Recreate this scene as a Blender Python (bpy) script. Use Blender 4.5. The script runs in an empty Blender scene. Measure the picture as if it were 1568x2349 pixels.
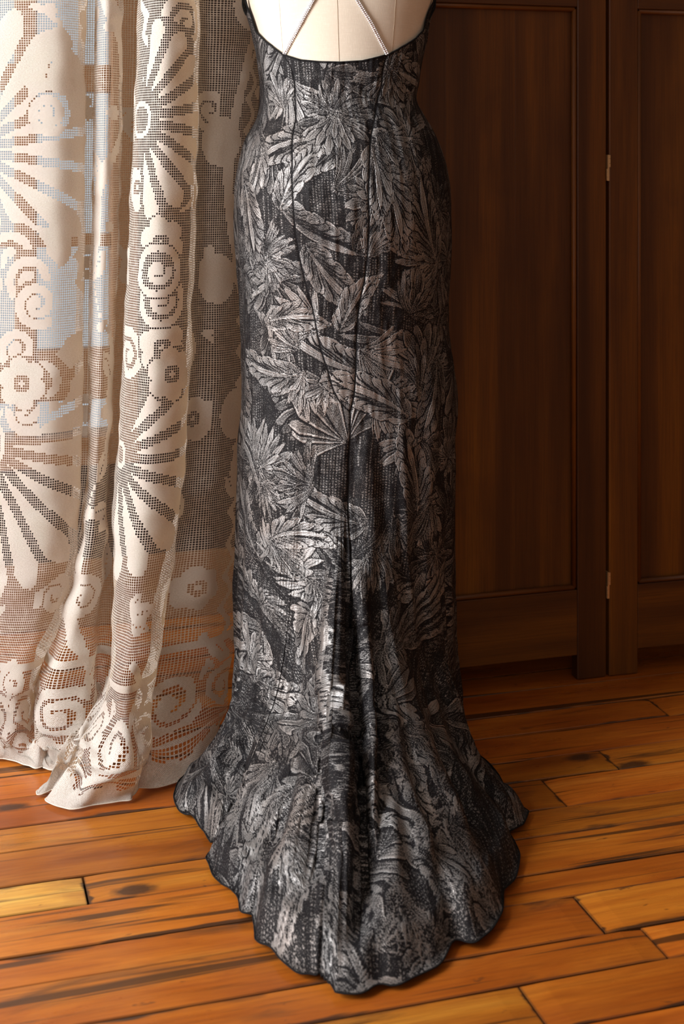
import bpy, bmesh, math, random
import numpy as np
from mathutils import Vector

random.seed(7); rng = np.random.default_rng(7)
SC = bpy.context.scene
COL = SC.collection

# ------------------------------------------------------------------ camera, world, lights, exposure
F_PX, CX, HZ, CAM_H = 3200.0, 784.0, 360.0, 1.0
cam_d = bpy.data.cameras.new('camera'); cam = bpy.data.objects.new('camera', cam_d); COL.objects.link(cam)
cam.location = (0, 0, CAM_H); cam.rotation_euler = (math.radians(90), 0, 0)
cam_d.sensor_fit = 'VERTICAL'; cam_d.sensor_height = 36.0; cam_d.lens = F_PX / 2349 * 36.0
cam_d.shift_y = -(1174.5 - HZ) / 2349
cam_d.clip_start = 0.05
cam_d.dof.use_dof = True; cam_d.dof.focus_distance = 2.25; cam_d.dof.aperture_fstop = 5.6
SC.camera = cam

world = bpy.data.worlds.new('sky'); SC.world = world; world.use_nodes = True
wb = world.node_tree.nodes['Background']
wb.inputs[0].default_value = (0.80, 0.86, 0.94, 1); wb.inputs[1].default_value = 0.62

SC.view_settings.view_transform = 'Standard'; SC.view_settings.look = 'None'
SC.view_settings.gamma = 1.0; SC.view_settings.use_curve_mapping = False
SC.view_settings.exposure = 0.0

TH = math.radians(16.5); CT, ST = math.cos(TH), math.sin(TH)
def pq(p, q, z=0.0):                      # room coordinates (p along the boards, q across them) -> world
    return Vector((p*CT - q*ST, p*ST + q*CT, z))
def floor_pt(x, y):                       # measured point of the photograph on the floor
    Y = F_PX*CAM_H/(y-HZ); return ((x-CX)/F_PX*Y, Y)
def floor_pq(x, y):
    X, Y = floor_pt(x, y); return (X*CT+Y*ST, -X*ST+Y*CT)

def area(name, loc, target, sx, sy, power, col):
    l = bpy.data.lights.new(name, 'AREA'); l.shape = 'RECTANGLE'; l.size = sx; l.size_y = sy
    l.energy = power; l.color = col
    o = bpy.data.objects.new(name, l); COL.objects.link(o); o.location = loc
    o.rotation_euler = (Vector(target)-Vector(loc)).to_track_quat('-Z', 'Y').to_euler()
    return o
# daylight of the tall window in the left wall, and an added warm fill lamp by the rear wall
area('left_window_daylight', pq(-1.92, 1.55, 1.5), pq(0.5, 1.95, 0.7), 1.3, 1.7, 172, (1.0, 0.985, 0.975))
area('rear_warm_fill', pq(-0.6, -1.9, 1.7), pq(0.6, 2.3, 0.7), 1.3, 1.4, 12, (1.0, 0.89, 0.76))

# ------------------------------------------------------------------ helpers
def link(o, parent=None):
    COL.objects.link(o)
    if parent is not None: o.parent = parent
    return o
def tag(o, label=None, cat=None, group=None, kind=None):
    for k, v in (('label', label), ('category', cat), ('group', group), ('kind', kind)):
        if v: o[k] = v
    return o
def empty(name, loc=(0, 0, 0)):
    o = bpy.data.objects.new(name, None); o.location = loc; o.empty_display_size = 0.05
    return link(o)
def mesh_obj(name, verts, faces, mat=None, parent=None, smooth=False, world_space=True):
    me = bpy.data.meshes.new(name); me.from_pydata([tuple(v) for v in verts], [], faces); me.update()
    if smooth: me.polygons.foreach_set('use_smooth', [True]*len(me.polygons))
    if mat: me.materials.append(mat)
    o = bpy.data.objects.new(name, me)
    link(o)
    if parent is not None:
        o.parent = parent
        if world_space: o.matrix_parent_inverse = parent_inv(parent)
    return o
def parent_inv(p):
    from mathutils import Matrix
    m = Matrix.Translation(p.location)
    q = p
    while q.parent: q = q.parent
    return (Matrix.Translation(-Vector(q.location)) if q is p else Matrix.Identity(4))
def bm_obj(name, bm, mat=None, parent=None, smooth=False):
    me = bpy.data.meshes.new(name); bm.to_mesh(me); bm.free()
    if smooth: me.polygons.foreach_set('use_smooth', [True]*len(me.polygons))
    if mat: me.materials.append(mat)
    o = bpy.data.objects.new(name, me); link(o)
    if parent is not None:
        o.parent = parent; o.matrix_parent_inverse = parent_inv(parent)
    return o
def add_box(bm, c, ax, ay, az, sx, sy, sz, bev=0.0, seg=2):
    """box centred at c, half-sizes sx.. along unit axes ax.."""
    c, ax, ay, az = Vector(c), Vector(ax), Vector(ay), Vector(az)
    vs = []
    for i in (-1, 1):
        for j in (-1, 1):
            for k in (-1, 1):
                vs.append(bm.verts.new(c + ax*sx*i + ay*sy*j + az*sz*k))
    idx = [(0,1,3,2), (4,6,7,5), (0,4,5,1), (2,3,7,6), (0,2,6,4), (1,5,7,3)]
    fs = [bm.faces.new([vs[i] for i in f]) for f in idx]
    if bev > 0:
        es = list({e for f in fs for e in f.edges})
        bmesh.ops.bevel(bm, geom=es, offset=bev, segments=seg, affect='EDGES', profile=0.5)
def add_tube(bm, pts, radii, n=10, cap=True):
    pts = [Vector(p) for p in pts]
    if not hasattr(radii, '__len__'): radii = [radii]*len(pts)
    rings = []
    prev = None
    for i, p in enumerate(pts):
        t = (pts[min(i+1, len(pts)-1)] - pts[max(i-1, 0)]).normalized()
        if prev is None:
            a = t.orthogonal().normalized()
        else:
            a = (prev - t*prev.dot(t)).normalized()
        prev = a; b = t.cross(a)
        rings.append([bm.verts.new(p + (a*math.cos(2*math.pi*k/n) + b*math.sin(2*math.pi*k/n))*radii[i]) for k in range(n)])
    for r0, r1 in zip(rings, rings[1:]):
        for k in range(n):
            bm.faces.new((r0[k], r0[(k+1) % n], r1[(k+1) % n], r1[k]))
    if cap:
        bm.faces.new(rings[0][::-1]); bm.faces.new(rings[-1])
def interp(x, xs, ys):
    return np.interp(x, xs, ys)
def spline(x, xs, ys):
    """monotone-knot Catmull-Rom on non uniform knots, vectorised"""
    xs = np.asarray(xs, float); ys = np.asarray(ys, float); x = np.asarray(x, float)
    m = np.gradient(ys, xs, axis=0)
    k = np.clip(np.searchsorted(xs, x, side='right')-1, 0, len(xs)-2)
    h = xs[k+1]-xs[k]; t = np.clip((x-xs[k])/h, 0, 1)
    if ys.ndim > 1:
        t = t[..., None]; h = h[..., None]
    return ((2*t**3-3*t**2+1)*ys[k] + (t**3-2*t**2+t)*h*m[k] + (-2*t**3+3*t**2)*ys[k+1] + (t**3-t**2)*h*m[k+1])

# ------------------------------------------------------------------ materials
class NT:
    def __init__(s, name):
        s.m = bpy.data.materials.new(name); s.m.use_nodes = True; s.t = s.m.node_tree
        s.b = s.t.nodes['Principled BSDF']; s.out = s.t.nodes['Material Output']
    def n(s, typ, **kw):
        nd = s.t.nodes.new(typ)
        for k, v in kw.items(): setattr(nd, k, v)
        return nd
    def l(s, a, b): s.t.links.new(a, b)
    def set(s, nd, **kw):
        for k, v in kw.items():
            nd.inputs[k.replace('_', ' ')].default_value = v
    def math(s, op, a, b=None, c=None, clamp=False):
        nd = s.n('ShaderNodeMath', operation=op); nd.use_clamp = clamp
        for i, v in enumerate((a, b, c)):
            if v is None: continue
            if isinstance(v, (int, float)): nd.inputs[i].default_value = v
            else: s.l(v, nd.inputs[i])
        return nd.outputs[0]
    def ramp(s, fac, stops, interp='LINEAR'):
        nd = s.n('ShaderNodeValToRGB'); cr = nd.color_ramp; cr.interpolation = interp
        while len(cr.elements) < len(stops): cr.elements.new(0.5)
        for e, (p, c) in zip(cr.elements, stops):
            e.position = p; e.color = (c, c, c, 1) if isinstance(c, (int, float)) else (*c, 1)
        s.l(fac, nd.inputs[0]); return nd.outputs[0]
    def mix(s, fac, a, b, mode='MIX'):
        nd = s.n('ShaderNodeMix', data_type='RGBA', blend_type=mode)
        for i, v in ((0, fac), (6, a), (7, b)):
            if isinstance(v, (int, float)): nd.inputs[i].default_value = v
            elif isinstance(v, tuple): nd.inputs[i].default_value = (*v, 1)
            else: s.l(v, nd.inputs[i])
        return nd.outputs[2]
    def noise(s, vec, scale, detail=4, rough=0.55, dist=0.0):
        nd = s.n('ShaderNodeTexNoise'); s.set(nd, Scale=scale, Detail=detail, Roughness=rough, Distortion=dist)
        if vec is not None: s.l(vec, nd.inputs['Vector'])
        return nd.outputs['Fac']
    def mapping(s, vec, scale=(1, 1, 1), rot=(0, 0, 0), loc=(0, 0, 0)):
        nd = s.n('ShaderNodeMapping'); nd.inputs['Scale'].default_value = scale
        nd.inputs['Rotation'].default_value = rot; nd.inputs['Location'].default_value = loc
        s.l(vec, nd.inputs['Vector']); return nd.outputs[0]
    def bump(s, h, strength=0.3, dist=0.001, normal=None):
        nd = s.n('ShaderNodeBump'); nd.inputs['Strength'].default_value = strength; nd.inputs['Distance'].default_value = dist
        s.l(h, nd.inputs['Height'])
        if normal is not None: s.l(normal, nd.inputs['Normal'])
        return nd.outputs[0]

def simple(name, col, rough=0.5, metal=0.0, **kw):
    k = NT(name); k.b.inputs['Base Color'].default_value = (*col, 1)
    k.b.inputs['Roughness'].default_value = rough; k.b.inputs['Metallic'].default_value = metal
    for a, v in kw.items(): k.b.inputs[a.replace('_', ' ')].default_value = v
    return k.m

def plank_material():
    k = NT('varnished_pine')
    uv = k.n('ShaderNodeUVMap'); uv.uv_map = 'UVMap'          # metres: u along, v across
    oi = k.n('ShaderNodeObjectInfo')
    off = k.math('MULTIPLY', oi.outputs['Random'], 37.0)
    cmb = k.n('ShaderNodeCombineXYZ'); k.l(off, cmb.inputs[0]); k.l(off, cmb.inputs[1]); k.l(off, cmb.inputs[2])
    add = k.n('ShaderNodeVectorMath', operation='ADD'); k.l(uv.outputs[0], add.inputs[0]); k.l(cmb.outputs[0], add.inputs[1])
    v = add.outputs[0]
    broad = k.noise(k.mapping(v, (1.6, 9, 1)), 1.0, 5, 0.6, 0.6)
    fine = k.noise(k.mapping(v, (8, 170, 1)), 1.0, 5, 0.6, 0.25)
    blot = k.noise(k.mapping(v, (7, 20, 1)), 1.0, 4, 0.6, 0.4)
    col = k.ramp(broad, [(0.28, (0.22, 0.050, 0.006)), (0.42, (0.38, 0.105, 0.011)), (0.56, (0.49, 0.160, 0.016)), (0.72, (0.58, 0.235, 0.030))])
    col = k.mix(k.ramp(fine, [(0.42, 0.0), (0.75, 0.55)]), col, (0.20, 0.055, 0.010))
    col = k.mix(k.ramp(blot, [(0.55, 0.0), (0.75, 0.6)]), col, (0.30, 0.075, 0.010))
    # tone of the single plank (its own viewport colour property)
    tint = k.mix(1.0, col, oi.outputs['Color'], 'MULTIPLY'); col = tint
    # dark long cracks and char streaks
    crk = k.noise(k.mapping(v, (1.3, 42, 1)), 1.0, 3, 0.5, 0.5)
    col = k.mix(k.ramp(crk, [(0.63, 0.0), (0.68, 0.85)]), col, (0.045, 0.020, 0.008))
    cr2 = k.noise(k.mapping(v, (3.2, 95, 1), loc=(2, 9, 0)), 1.0, 3, 0.6, 0.4)
    col = k.mix(k.ramp(cr2, [(0.64, 0.0), (0.70, 0.75)]), col, (0.07, 0.026, 0.008))
    scr = k.noise(k.mapping(v, (22, 60, 1), loc=(7, 1, 0)), 1.0, 3, 0.7, 0.6)
    col = k.mix(k.ramp(scr, [(0.66, 0.0), (0.72, 0.7)]), col, (0.11, 0.035, 0.010))
    smoke = k.noise(k.mapping(v, (2.4, 10, 1), loc=(5, 3, 1)), 1.0, 5, 0.62, 1.0)
    col = k.mix(k.ramp(smoke, [(0.585, 0.0), (0.74, 0.85)]), col, (0.055, 0.026, 0.012))
    # knots and nail holes
    vo = k.n('ShaderNodeTexVoronoi'); vo.inputs['Scale'].default_value = 1.0; k.l(k.mapping(v, (5.2, 11, 1)), vo.inputs['Vector'])
    rn = k.n('ShaderNodeSeparateColor'); k.l(vo.outputs['Color'], rn.inputs[0])
    rad = k.math('MULTIPLY', rn.outputs[0], 0.20)
    wob = k.math('MULTIPLY', k.noise(k.mapping(v, (60, 90, 1)), 1.0, 2), 0.10)
    d = k.math('SUBTRACT', k.math('ADD', vo.outputs['Distance'], wob), rad)
    col = k.mix(k.ramp(d, [(0.0, 0.9), (0.035, 0.55), (0.09, 0.0)]), col, (0.04, 0.018, 0.010))
    # worn grime next to the joints: second uv holds distance to long edge / to the ends
    e = k.n('ShaderNodeUVMap'); e.uv_map = 'edge'
    se = k.n('ShaderNodeSeparateXYZ'); k.l(e.outputs[0], se.inputs[0])
    jit = k.math('ADD', k.math('MULTIPLY', k.ramp(k.noise(k.mapping(v, (5, 25, 1)), 1.0, 3), [(0.56, 0.0), (0.78, 1.0)]), 0.011), -0.0012)
    ed = k.math('SUBTRACT', se.outputs[1], jit)
    col = k.mix(k.ramp(ed, [(0.0, 0.9), (0.003, 0.0)]), col, (0.035, 0.018, 0.010))
    en = k.math('SUBTRACT', se.outputs[0], k.math('MULTIPLY', jit, 1.1))
    col = k.mix(k.ramp(en, [(0.0, 0.9), (0.004, 0.0)]), col, (0.03, 0.016, 0.010))
    k.l(col, k.b.inputs['Base Color'])
    rg = k.ramp(blot, [(0.3, 0.24), (0.7, 0.42)]); k.l(rg, k.b.inputs['Roughness'])
    k.b.inputs['Coat Weight'].default_value = 0.12; k.b.inputs['Coat Roughness'].default_value = 0.22
    k.b.inputs['Specular IOR Level'].default_value = 0.42
    hgt = k.math('ADD', k.math('MULTIPLY', fine, 0.5), k.math('MULTIPLY', blot, 0.7))
    k.l(k.bump(hgt, 0.35, 0.0015), k.b.inputs['Normal'])
    return k.m

def mahogany(name, axis='z', tone=1.0):
    k = NT(name)
    uv = k.n('ShaderNodeUVMap'); uv.uv_map = 'UVMap'
    oi = k.n('ShaderNodeObjectInfo')
    off = k.math('MULTIPLY', oi.outputs['Random'], 21.0)
    cmb = k.n('ShaderNodeCombineXYZ'); k.l(off, cmb.inputs[0]); k.l(off, cmb.inputs[1])
    add = k.n('ShaderNodeVectorMath', operation='ADD'); k.l(uv.outputs[0], add.inputs[0]); k.l(cmb.outputs[0], add.inputs[1])
    v = add.outputs[0]                                           # u along grain, v across (metres)
    band = k.noise(k.mapping(v, (0.7, 13, 1)), 1.0, 3, 0.5, 0.2)
    fine = k.noise(k.mapping(v, (7, 330, 1)), 1.0, 4, 0.6)
    figure = k.noise(k.mapping(v, (5, 7, 1)), 1.0, 4, 0.55, 0.3)
    col = k.ramp(band, [(0.30, (0.036*tone, 0.0115*tone, 0.003*tone)), (0.48, (0.070*tone, 0.024*tone, 0.0045*tone)), (0.62, (0.115*tone, 0.041*tone, 0.005*tone)), (0.75, (0.17*tone, 0.064*tone, 0.005*tone))])
    col = k.mix(k.ramp(fine, [(0.40, 0.0), (0.75, 0.5)]), col, (0.035, 0.010, 0.004))
    col = k.mix(k.ramp(figure, [(0.5, 0.0), (0.78, 0.55)]), col, (0.05, 0.014, 0.005))
    k.l(col, k.b.inputs['Base Color'])
    k.b.inputs['Roughness'].default_value = 0.42; k.b.inputs['Specular IOR Level'].default_value = 0.42
    k.l(k.bump(fine, 0.12, 0.0008), k.b.inputs['Normal'])
    return k.m

def lace_material():
    k = NT('filet_lace')
    uv = k.n('ShaderNodeUVMap'); uv.uv_map = 'UVMap'             # one unit = one net cell
    at = k.n('ShaderNodeAttribute'); at.attribute_name = 'filled'
    sx = k.n('ShaderNodeSeparateXYZ'); k.l(uv.outputs[0], sx.inputs[0])
    wig = k.noise(k.mapping(uv.outputs[0], (0.35, 0.35, 1)), 1.0, 2)
    wg = k.math('MULTIPLY', k.math('SUBTRACT', wig, 0.5), 0.30)
    fu = k.math('ABSOLUTE', k.math('SUBTRACT', k.math('FRACT', sx.outputs[0]), 0.5))
    fv = k.math('ABSOLUTE', k.math('SUBTRACT', k.math('FRACT', sx.outputs[1]), 0.5))
    thr = k.math('SUBTRACT', 0.375, wg)
    mu = k.math('GREATER_THAN', fu, thr); mv = k.math('GREATER_THAN', fv, thr)
    # rounded holes: the corners of a cell are filled by the knot
    rr = k.math('ADD', k.math('POWER', fu, 3.0), k.math('POWER', fv, 3.0))
    knot = k.math('GREATER_THAN', rr, 0.062)
    net = k.math('MAXIMUM', k.math('MAXIMUM', mu, mv), knot)
    alpha = k.math('MAXIMUM', net, at.outputs['Fac'])
    # woven look
    w1 = k.math('SINE', k.math('MULTIPLY', sx.outputs[0], 2*math.pi*2))
    w2 = k.math('SINE', k.math('MULTIPLY', sx.outputs[1], 2*math.pi*2))
    wv = k.math('MULTIPLY', w1, w2)
    nz = k.noise(uv.outputs[0], 1.1, 4, 0.7)
    hgt = k.math('ADD', k.math('ADD', k.math('MULTIPLY', wv, 0.22), k.math('MULTIPLY', nz, 1.1)), k.math('MULTIPLY', at.outputs['Fac'], 0.5))
    rel = k.bump(hgt, 0.95, 0.0022)
    lg = k.noise(k.mapping(uv.outputs[0], (0.03, 0.03, 1)), 1.0, 3)
    col = k.mix(k.ramp(nz, [(0.35, 0.0), (0.75, 0.8)]), (0.88, 0.84, 0.78), (0.96, 0.95, 0.93))
    g2 = k.noise(k.mapping(uv.outputs[0], (1.0, 2.3, 1)), 1.6, 3, 0.7)
    col = k.mix(k.ramp(k.math('ADD', k.math('MULTIPLY', wv, 0.16), g2), [(0.36, 0.62), (0.56, 0.0)]), col, (0.55, 0.47, 0.38))
    col = k.mix(k.ramp(lg, [(0.5, 0.0), (0.8, 0.30)]), col, (0.74, 0.64, 0.52))
    dif = k.n('ShaderNodeBsdfDiffuse'); k.l(col, dif.inputs[0]); k.l(rel, dif.inputs['Normal'])
    trl = k.n('ShaderNodeBsdfTranslucent'); k.l(k.mix(1.0, col, (1.0, 0.74, 0.46), 'MULTIPLY'), trl.inputs[0]); k.l(rel, trl.inputs['Normal'])
    mx = k.n('ShaderNodeMixShader'); mx.inputs[0].default_value = 0.30; k.l(dif.outputs[0], mx.inputs[1]); k.l(trl.outputs[0], mx.inputs[2])
    tr = k.n('ShaderNodeBsdfTransparent')
    m2 = k.n('ShaderNodeMixShader'); k.l(alpha, m2.inputs[0]); k.l(tr.outputs[0], m2.inputs[1]); k.l(mx.outputs[0], m2.inputs[2])
    k.l(m2.outputs[0], k.out.inputs[0])
    return k.m

def dress_material():
    k = NT('black_silver_jacquard')
    uv = k.n('ShaderNodeUVMap'); uv.uv_map = 'UVMap'             # metres on the cloth
    at = k.n('ShaderNodeAttribute'); at.attribute_name = 'weave'
    speck = k.noise(uv.outputs[0], 620, 3, 0.7)
    mott = k.noise(uv.outputs[0], 60, 3, 0.6)
    th = k.math('SUBTRACT', 1.02, k.math('MULTIPLY', at.outputs['Fac'], 0.80))
    s1 = k.math('SUBTRACT', k.math('ADD', speck, k.math('MULTIPLY', k.math('SUBTRACT', mott, 0.5), 0.25)), k.math('MULTIPLY', th, 0.72))
    lure = k.ramp(k.math('ADD', s1, 0.06), [(0.0, 0.0), (0.24, 1.0)])
    col = k.mix(lure, (0.0065, 0.006, 0.0075), (0.305, 0.30, 0.30))
    warm = k.noise(uv.outputs[0], 9, 2)
    col = k.mix(k.ramp(warm, [(0.45, 0.0), (0.7, 0.45)]), col, k.mix(1.0, col, (1.0, 0.80, 0.68), 'MULTIPLY'))
    k.l(col, k.b.inputs['Base Color'])
    k.l(k.math('MULTIPLY', lure, 0.75), k.b.inputs['Metallic'])
    k.l(k.ramp(lure, [(0.0, 0.62), (1.0, 0.42)]), k.b.inputs['Roughness'])
    k.b.inputs['Specular IOR Level'].default_value = 0.15
    hgt = k.math('ADD', at.outputs['Fac'], k.math('MULTIPLY', speck, 0.55))
    k.l(k.bump(hgt, 0.85, 0.0012), k.b.inputs['Normal'])
    return k.m

def linen_material():
    k = NT('cream_linen')
    tc = k.n('ShaderNodeTexCoord')
    n1 = k.noise(k.mapping(tc.outputs['Object'], (900, 900, 60)), 1.0, 2)
    n2 = k.noise(k.mapping(tc.outputs['Object'], (60, 60, 900)), 1.0, 2)
    n = k.math('ADD', n1, n2)
    col = k.mix(k.ramp(n, [(0.8, 0.0), (1.25, 0.5)]), (0.72, 0.655, 0.55), (0.64, 0.57, 0.465))
    k.l(col, k.b.inputs['Base Color']); k.b.inputs['Roughness'].default_value = 0.85
    k.b.inputs['Specular IOR Level'].default_value = 0.15
    k.l(k.bump(n, 0.25, 0.0004), k.b.inputs['Normal'])
    return k.m

def wall_material(name, col, scale=3):
    k = NT(name); tc = k.n('ShaderNodeTexCoord')
    n = k.noise(tc.outputs['Object'], scale, 5)
    k.l(k.mix(k.ramp(n, [(0.3, 0.0), (0.7, 1.0)]), tuple(c*0.85 for c in col), col), k.b.inputs['Base Color'])
    k.b.inputs['Roughness'].default_value = 0.8
    k.l(k.bump(k.noise(tc.outputs['Object'], 120, 3), 0.2, 0.001), k.b.inputs['Normal'])
    return k.m

M_PLANK = plank_material()
M_WOOD = mahogany('mahogany', tone=1.5)
M_BEAD = mahogany('mahogany_bead', tone=2.1)
M_LACE = lace_material()
M_DRESS = dress_material()
M_LINEN = linen_material()
M_BLACK = simple('black_satin', (0.007, 0.007, 0.008), 0.85, Specular_IOR_Level=0.2)
M_IRON = simple('black_iron', (0.012, 0.011, 0.010), 0.4, 0.3)
M_RUBBER = simple('black_rubber', (0.010, 0.010, 0.010), 0.5)
M_BRASS = simple('aged_brass', (0.80, 0.58, 0.32), 0.38, 0.75)
M_STEEL = simple('silver_setting', (0.55, 0.55, 0.56), 0.25, 1.0)
M_STONE = simple('rhinestone', (0.95, 0.96, 1.0), 0.06, 0.45, Coat_Weight=1.0)
M_SUB = simple('subfloor_dust', (0.018, 0.011, 0.007), 0.9)
M_SEAM = simple('seam_groove', (0.42, 0.34, 0.25), 0.9)
M_WALLB = wall_material('brown_board_wall', (0.032, 0.015, 0.007))
M_WALL = wall_material('warm_white_plaster', (0.50, 0.45, 0.38))
M_WALLR = wall_material('dark_umber_plaster', (0.20, 0.12, 0.07))
M_CEIL = wall_material('ceiling_plaster', (0.55, 0.50, 0.44))
M_FRAME = simple('brown_window_paint', (0.24, 0.115, 0.045), 0.5)
M_GLASS = NT('window_glass')
g = M_GLASS; gb = g.n('ShaderNodeBsdfGlossy'); gb.inputs['Roughness'].default_value = 0.02
gt = g.n('ShaderNodeBsdfTransparent'); gt.inputs[0].default_value = (0.96, 0.98, 0.98, 1)
gm = g.n('ShaderNodeMixShader'); gm.inputs[0].default_value = 0.05
g.l(gt.outputs[0], gm.inputs[1]); g.l(gb.outputs[0], gm.inputs[2]); g.l(gm.outputs[0], g.out.inputs[0]); M_GLASS = g.m

# ------------------------------------------------------------------ room shell
P0, P1, Q0, Q1, ZC = -2.05, 2.95, -2.05, 3.02, 2.85
def pq_box(name, p0, p1, q0, q1, z0, z1, mat, parent=None, bev=0.0, uvlen=None):
    bm = bmesh.new(); c = pq((p0+p1)/2, (q0+q1)/2, (z0+z1)/2)
    add_box(bm, c, (CT, ST, 0), (-ST, CT, 0), (0, 0, 1), (p1-p0)/2, (q1-q0)/2, (z1-z0)/2, bev)
    return bm_obj(name, bm, mat, parent)
floor = tag(pq_box('floor', P0-.1, P1+.1, Q0-.1, Q1+.1, -0.10, -0.012, M_SUB), kind='structure')
tag(pq_box('ceiling', P0-.1, P1+.1, Q0-.1, Q1+.1, ZC, ZC+.1, M_CEIL), kind='structure')
def wall_with_hole(name, axis, pos, thick, a0, a1, hole, mat):
    """wall plane at q=pos (axis 'q') or p=pos (axis 'p') from a0..a1 with one rectangular hole (b0,b1,z0,z1)"""
    bm = bmesh.new()
    def bx(u0, u1, z0, z1):
        if axis == 'q': c = pq((u0+u1)/2, pos+thick/2, (z0+z1)/2); ax, ay = (CT, ST, 0), (-ST, CT, 0)
        else: c = pq(pos+thick/2, (u0+u1)/2, (z0+z1)/2); ax, ay = (-ST, CT, 0), (CT, ST, 0)
        add_box(bm, c, ax, ay, (0, 0, 1), (u1-u0)/2, abs(thick)/2, (z1-z0)/2)
    if hole:
        b0, b1, z0, z1 = hole
        bx(a0, b0, -.012, ZC); bx(b1, a1, -.012, ZC); bx(b0, b1, -.012, z0); bx(b0, b1, z1, ZC)
    else: bx(a0, a1, -.012, ZC)
    return tag(bm_obj(name, bm, mat), kind='structure')
WB = (-0.95, 0.44, 0.34, 2.3)
wall_with_hole('wall_back', 'q', Q1, 0.12, P0, P1, WB, M_WALLB)
WL = (0.75, 2.4, 0.55, 2.45)
wall_with_hole('wall_left', 'p', P0, -0.12, Q0, Q1+.12, WL, M_WALL)
wall_with_hole('wall_right', 'p', P1, 0.12, Q0, Q1+.12, None, M_WALLR)
WF = (-1.3, 0.2, 1.0, 2.45)
wall_with_hole('wall_front', 'q', Q0, -0.12, P0, P1, WF, M_WALL)

def window(name, axis, pos, hole, nv, zs, th=0.06, bar=0.045):
    b0, b1, z0, z1 = hole
    e = empty(name, pq((b0+b1)/2, pos, z0) if axis == 'q' else pq(pos, (b0+b1)/2, z0)); tag(e, kind='structure')
    def bx(nm, u0, u1, a, b, d=th, m=M_FRAME):
        bm = bmesh.new()
        if axis == 'q': c = pq((u0+u1)/2, pos, (a+b)/2); ax, ay = (CT, ST, 0), (-ST, CT, 0)
        else: c = pq(pos, (u0+u1)/2, (a+b)/2); ax, ay = (-ST, CT, 0), (CT, ST, 0)
        add_box(bm, c, ax, ay, (0, 0, 1), (u1-u0)/2, d/2, (b-a)/2, 0.004 if m is M_FRAME else 0)
        return bm_obj(nm, bm, m, e)
    fw = 0.06
    bx('frame', b0, b0+fw, z0, z1); bx('frame', b1-fw, b1, z0, z1)
    bx('frame', b0+fw, b1-fw, z1-fw, z1); bx('sill', b0, b1, z0, z0+fw, th+.06)
    us = [b0+fw] + list(nv) + [b1-fw]
    for u in nv: bx('mullion', u-bar/2, u+bar/2, z0+fw, z1-fw, th-.01)
    zz = [z0+fw] + [z for z, _ in zs] + [z1-fw]
    for z, hw in zs: bx('muntin', b0+fw, b1-fw, z-hw, z+hw, th-.016)
    for i in range(len(us)-1):
        for j in range(len(zz)-1):
            bx('pane', us[i], us[i+1], zz[j], zz[j+1], 0.004, M_GLASS)
window('window_1', 'q', Q1+.05, WB, (-0.42, 0.20), [(0.53, 0.055), (0.82, 0.014), (1.17, 0.03), (1.72, 0.014)])
window('window_2', 'p', P0-.06, WL, (1.3, 1.85), [(1.2, .02), (1.85, .02)])
window('window_3', 'q', Q0-.06, WF, (-0.55,), [(1.7, .02)])
tag(pq_box('baseboard_back', P0, P1, Q1-.018, Q1, 0.0, 0.14, M_FRAME, bev=.003), kind='structure')
tag(pq_box('baseboard_right', P1-.018, P1, Q0, Q1-.02, 0.0, 0.14, M_FRAME, bev=.003), kind='structure')
tag(pq_box('baseboard_left', P0, P0+.018, Q0, Q1-.02, 0.0, 0.14, M_FRAME, bev=.003), kind='structure')

# ------------------------------------------------------------------ floor planks
joints = [1.275, 1.372, 1.466, 1.556, 1.628, 1.724, 1.789, 1.886, 1.963, 2.059, 2.134, 2.230, 2.312, 2.410]
q = joints[0]
while q > Q0: 
    q -= random.choice((.072, .082, .094, .099)); joints.insert(0, q)
q = joints[-1]
while q < Q1:
    q += random.choice((.078, .086, .095)); joints.append(q)
def endp(x, y): return floor_pq(x, y)[0]
known = {   # row (by lower joint) -> p of the board ends read from the floor
    1.886: [endp(198, 2046)], 1.963: [endp(1271, 1818)], 1.628: [endp(1350, 2095)], 2.230: [endp(1508, 1620)],
    1.466: [endp(1210, 2290)], 1.556: [endp(1500, 2160)], 2.059: [endp(1395, 1740)], 1.372: [endp(683, 2315)],
    1.724: [endp(1010, 2100)-.9], 1.789: [endp(290, 2075)-.55], 2.134: [0.55], 2.312: [0.35], 2.410: [1.9]}
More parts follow.
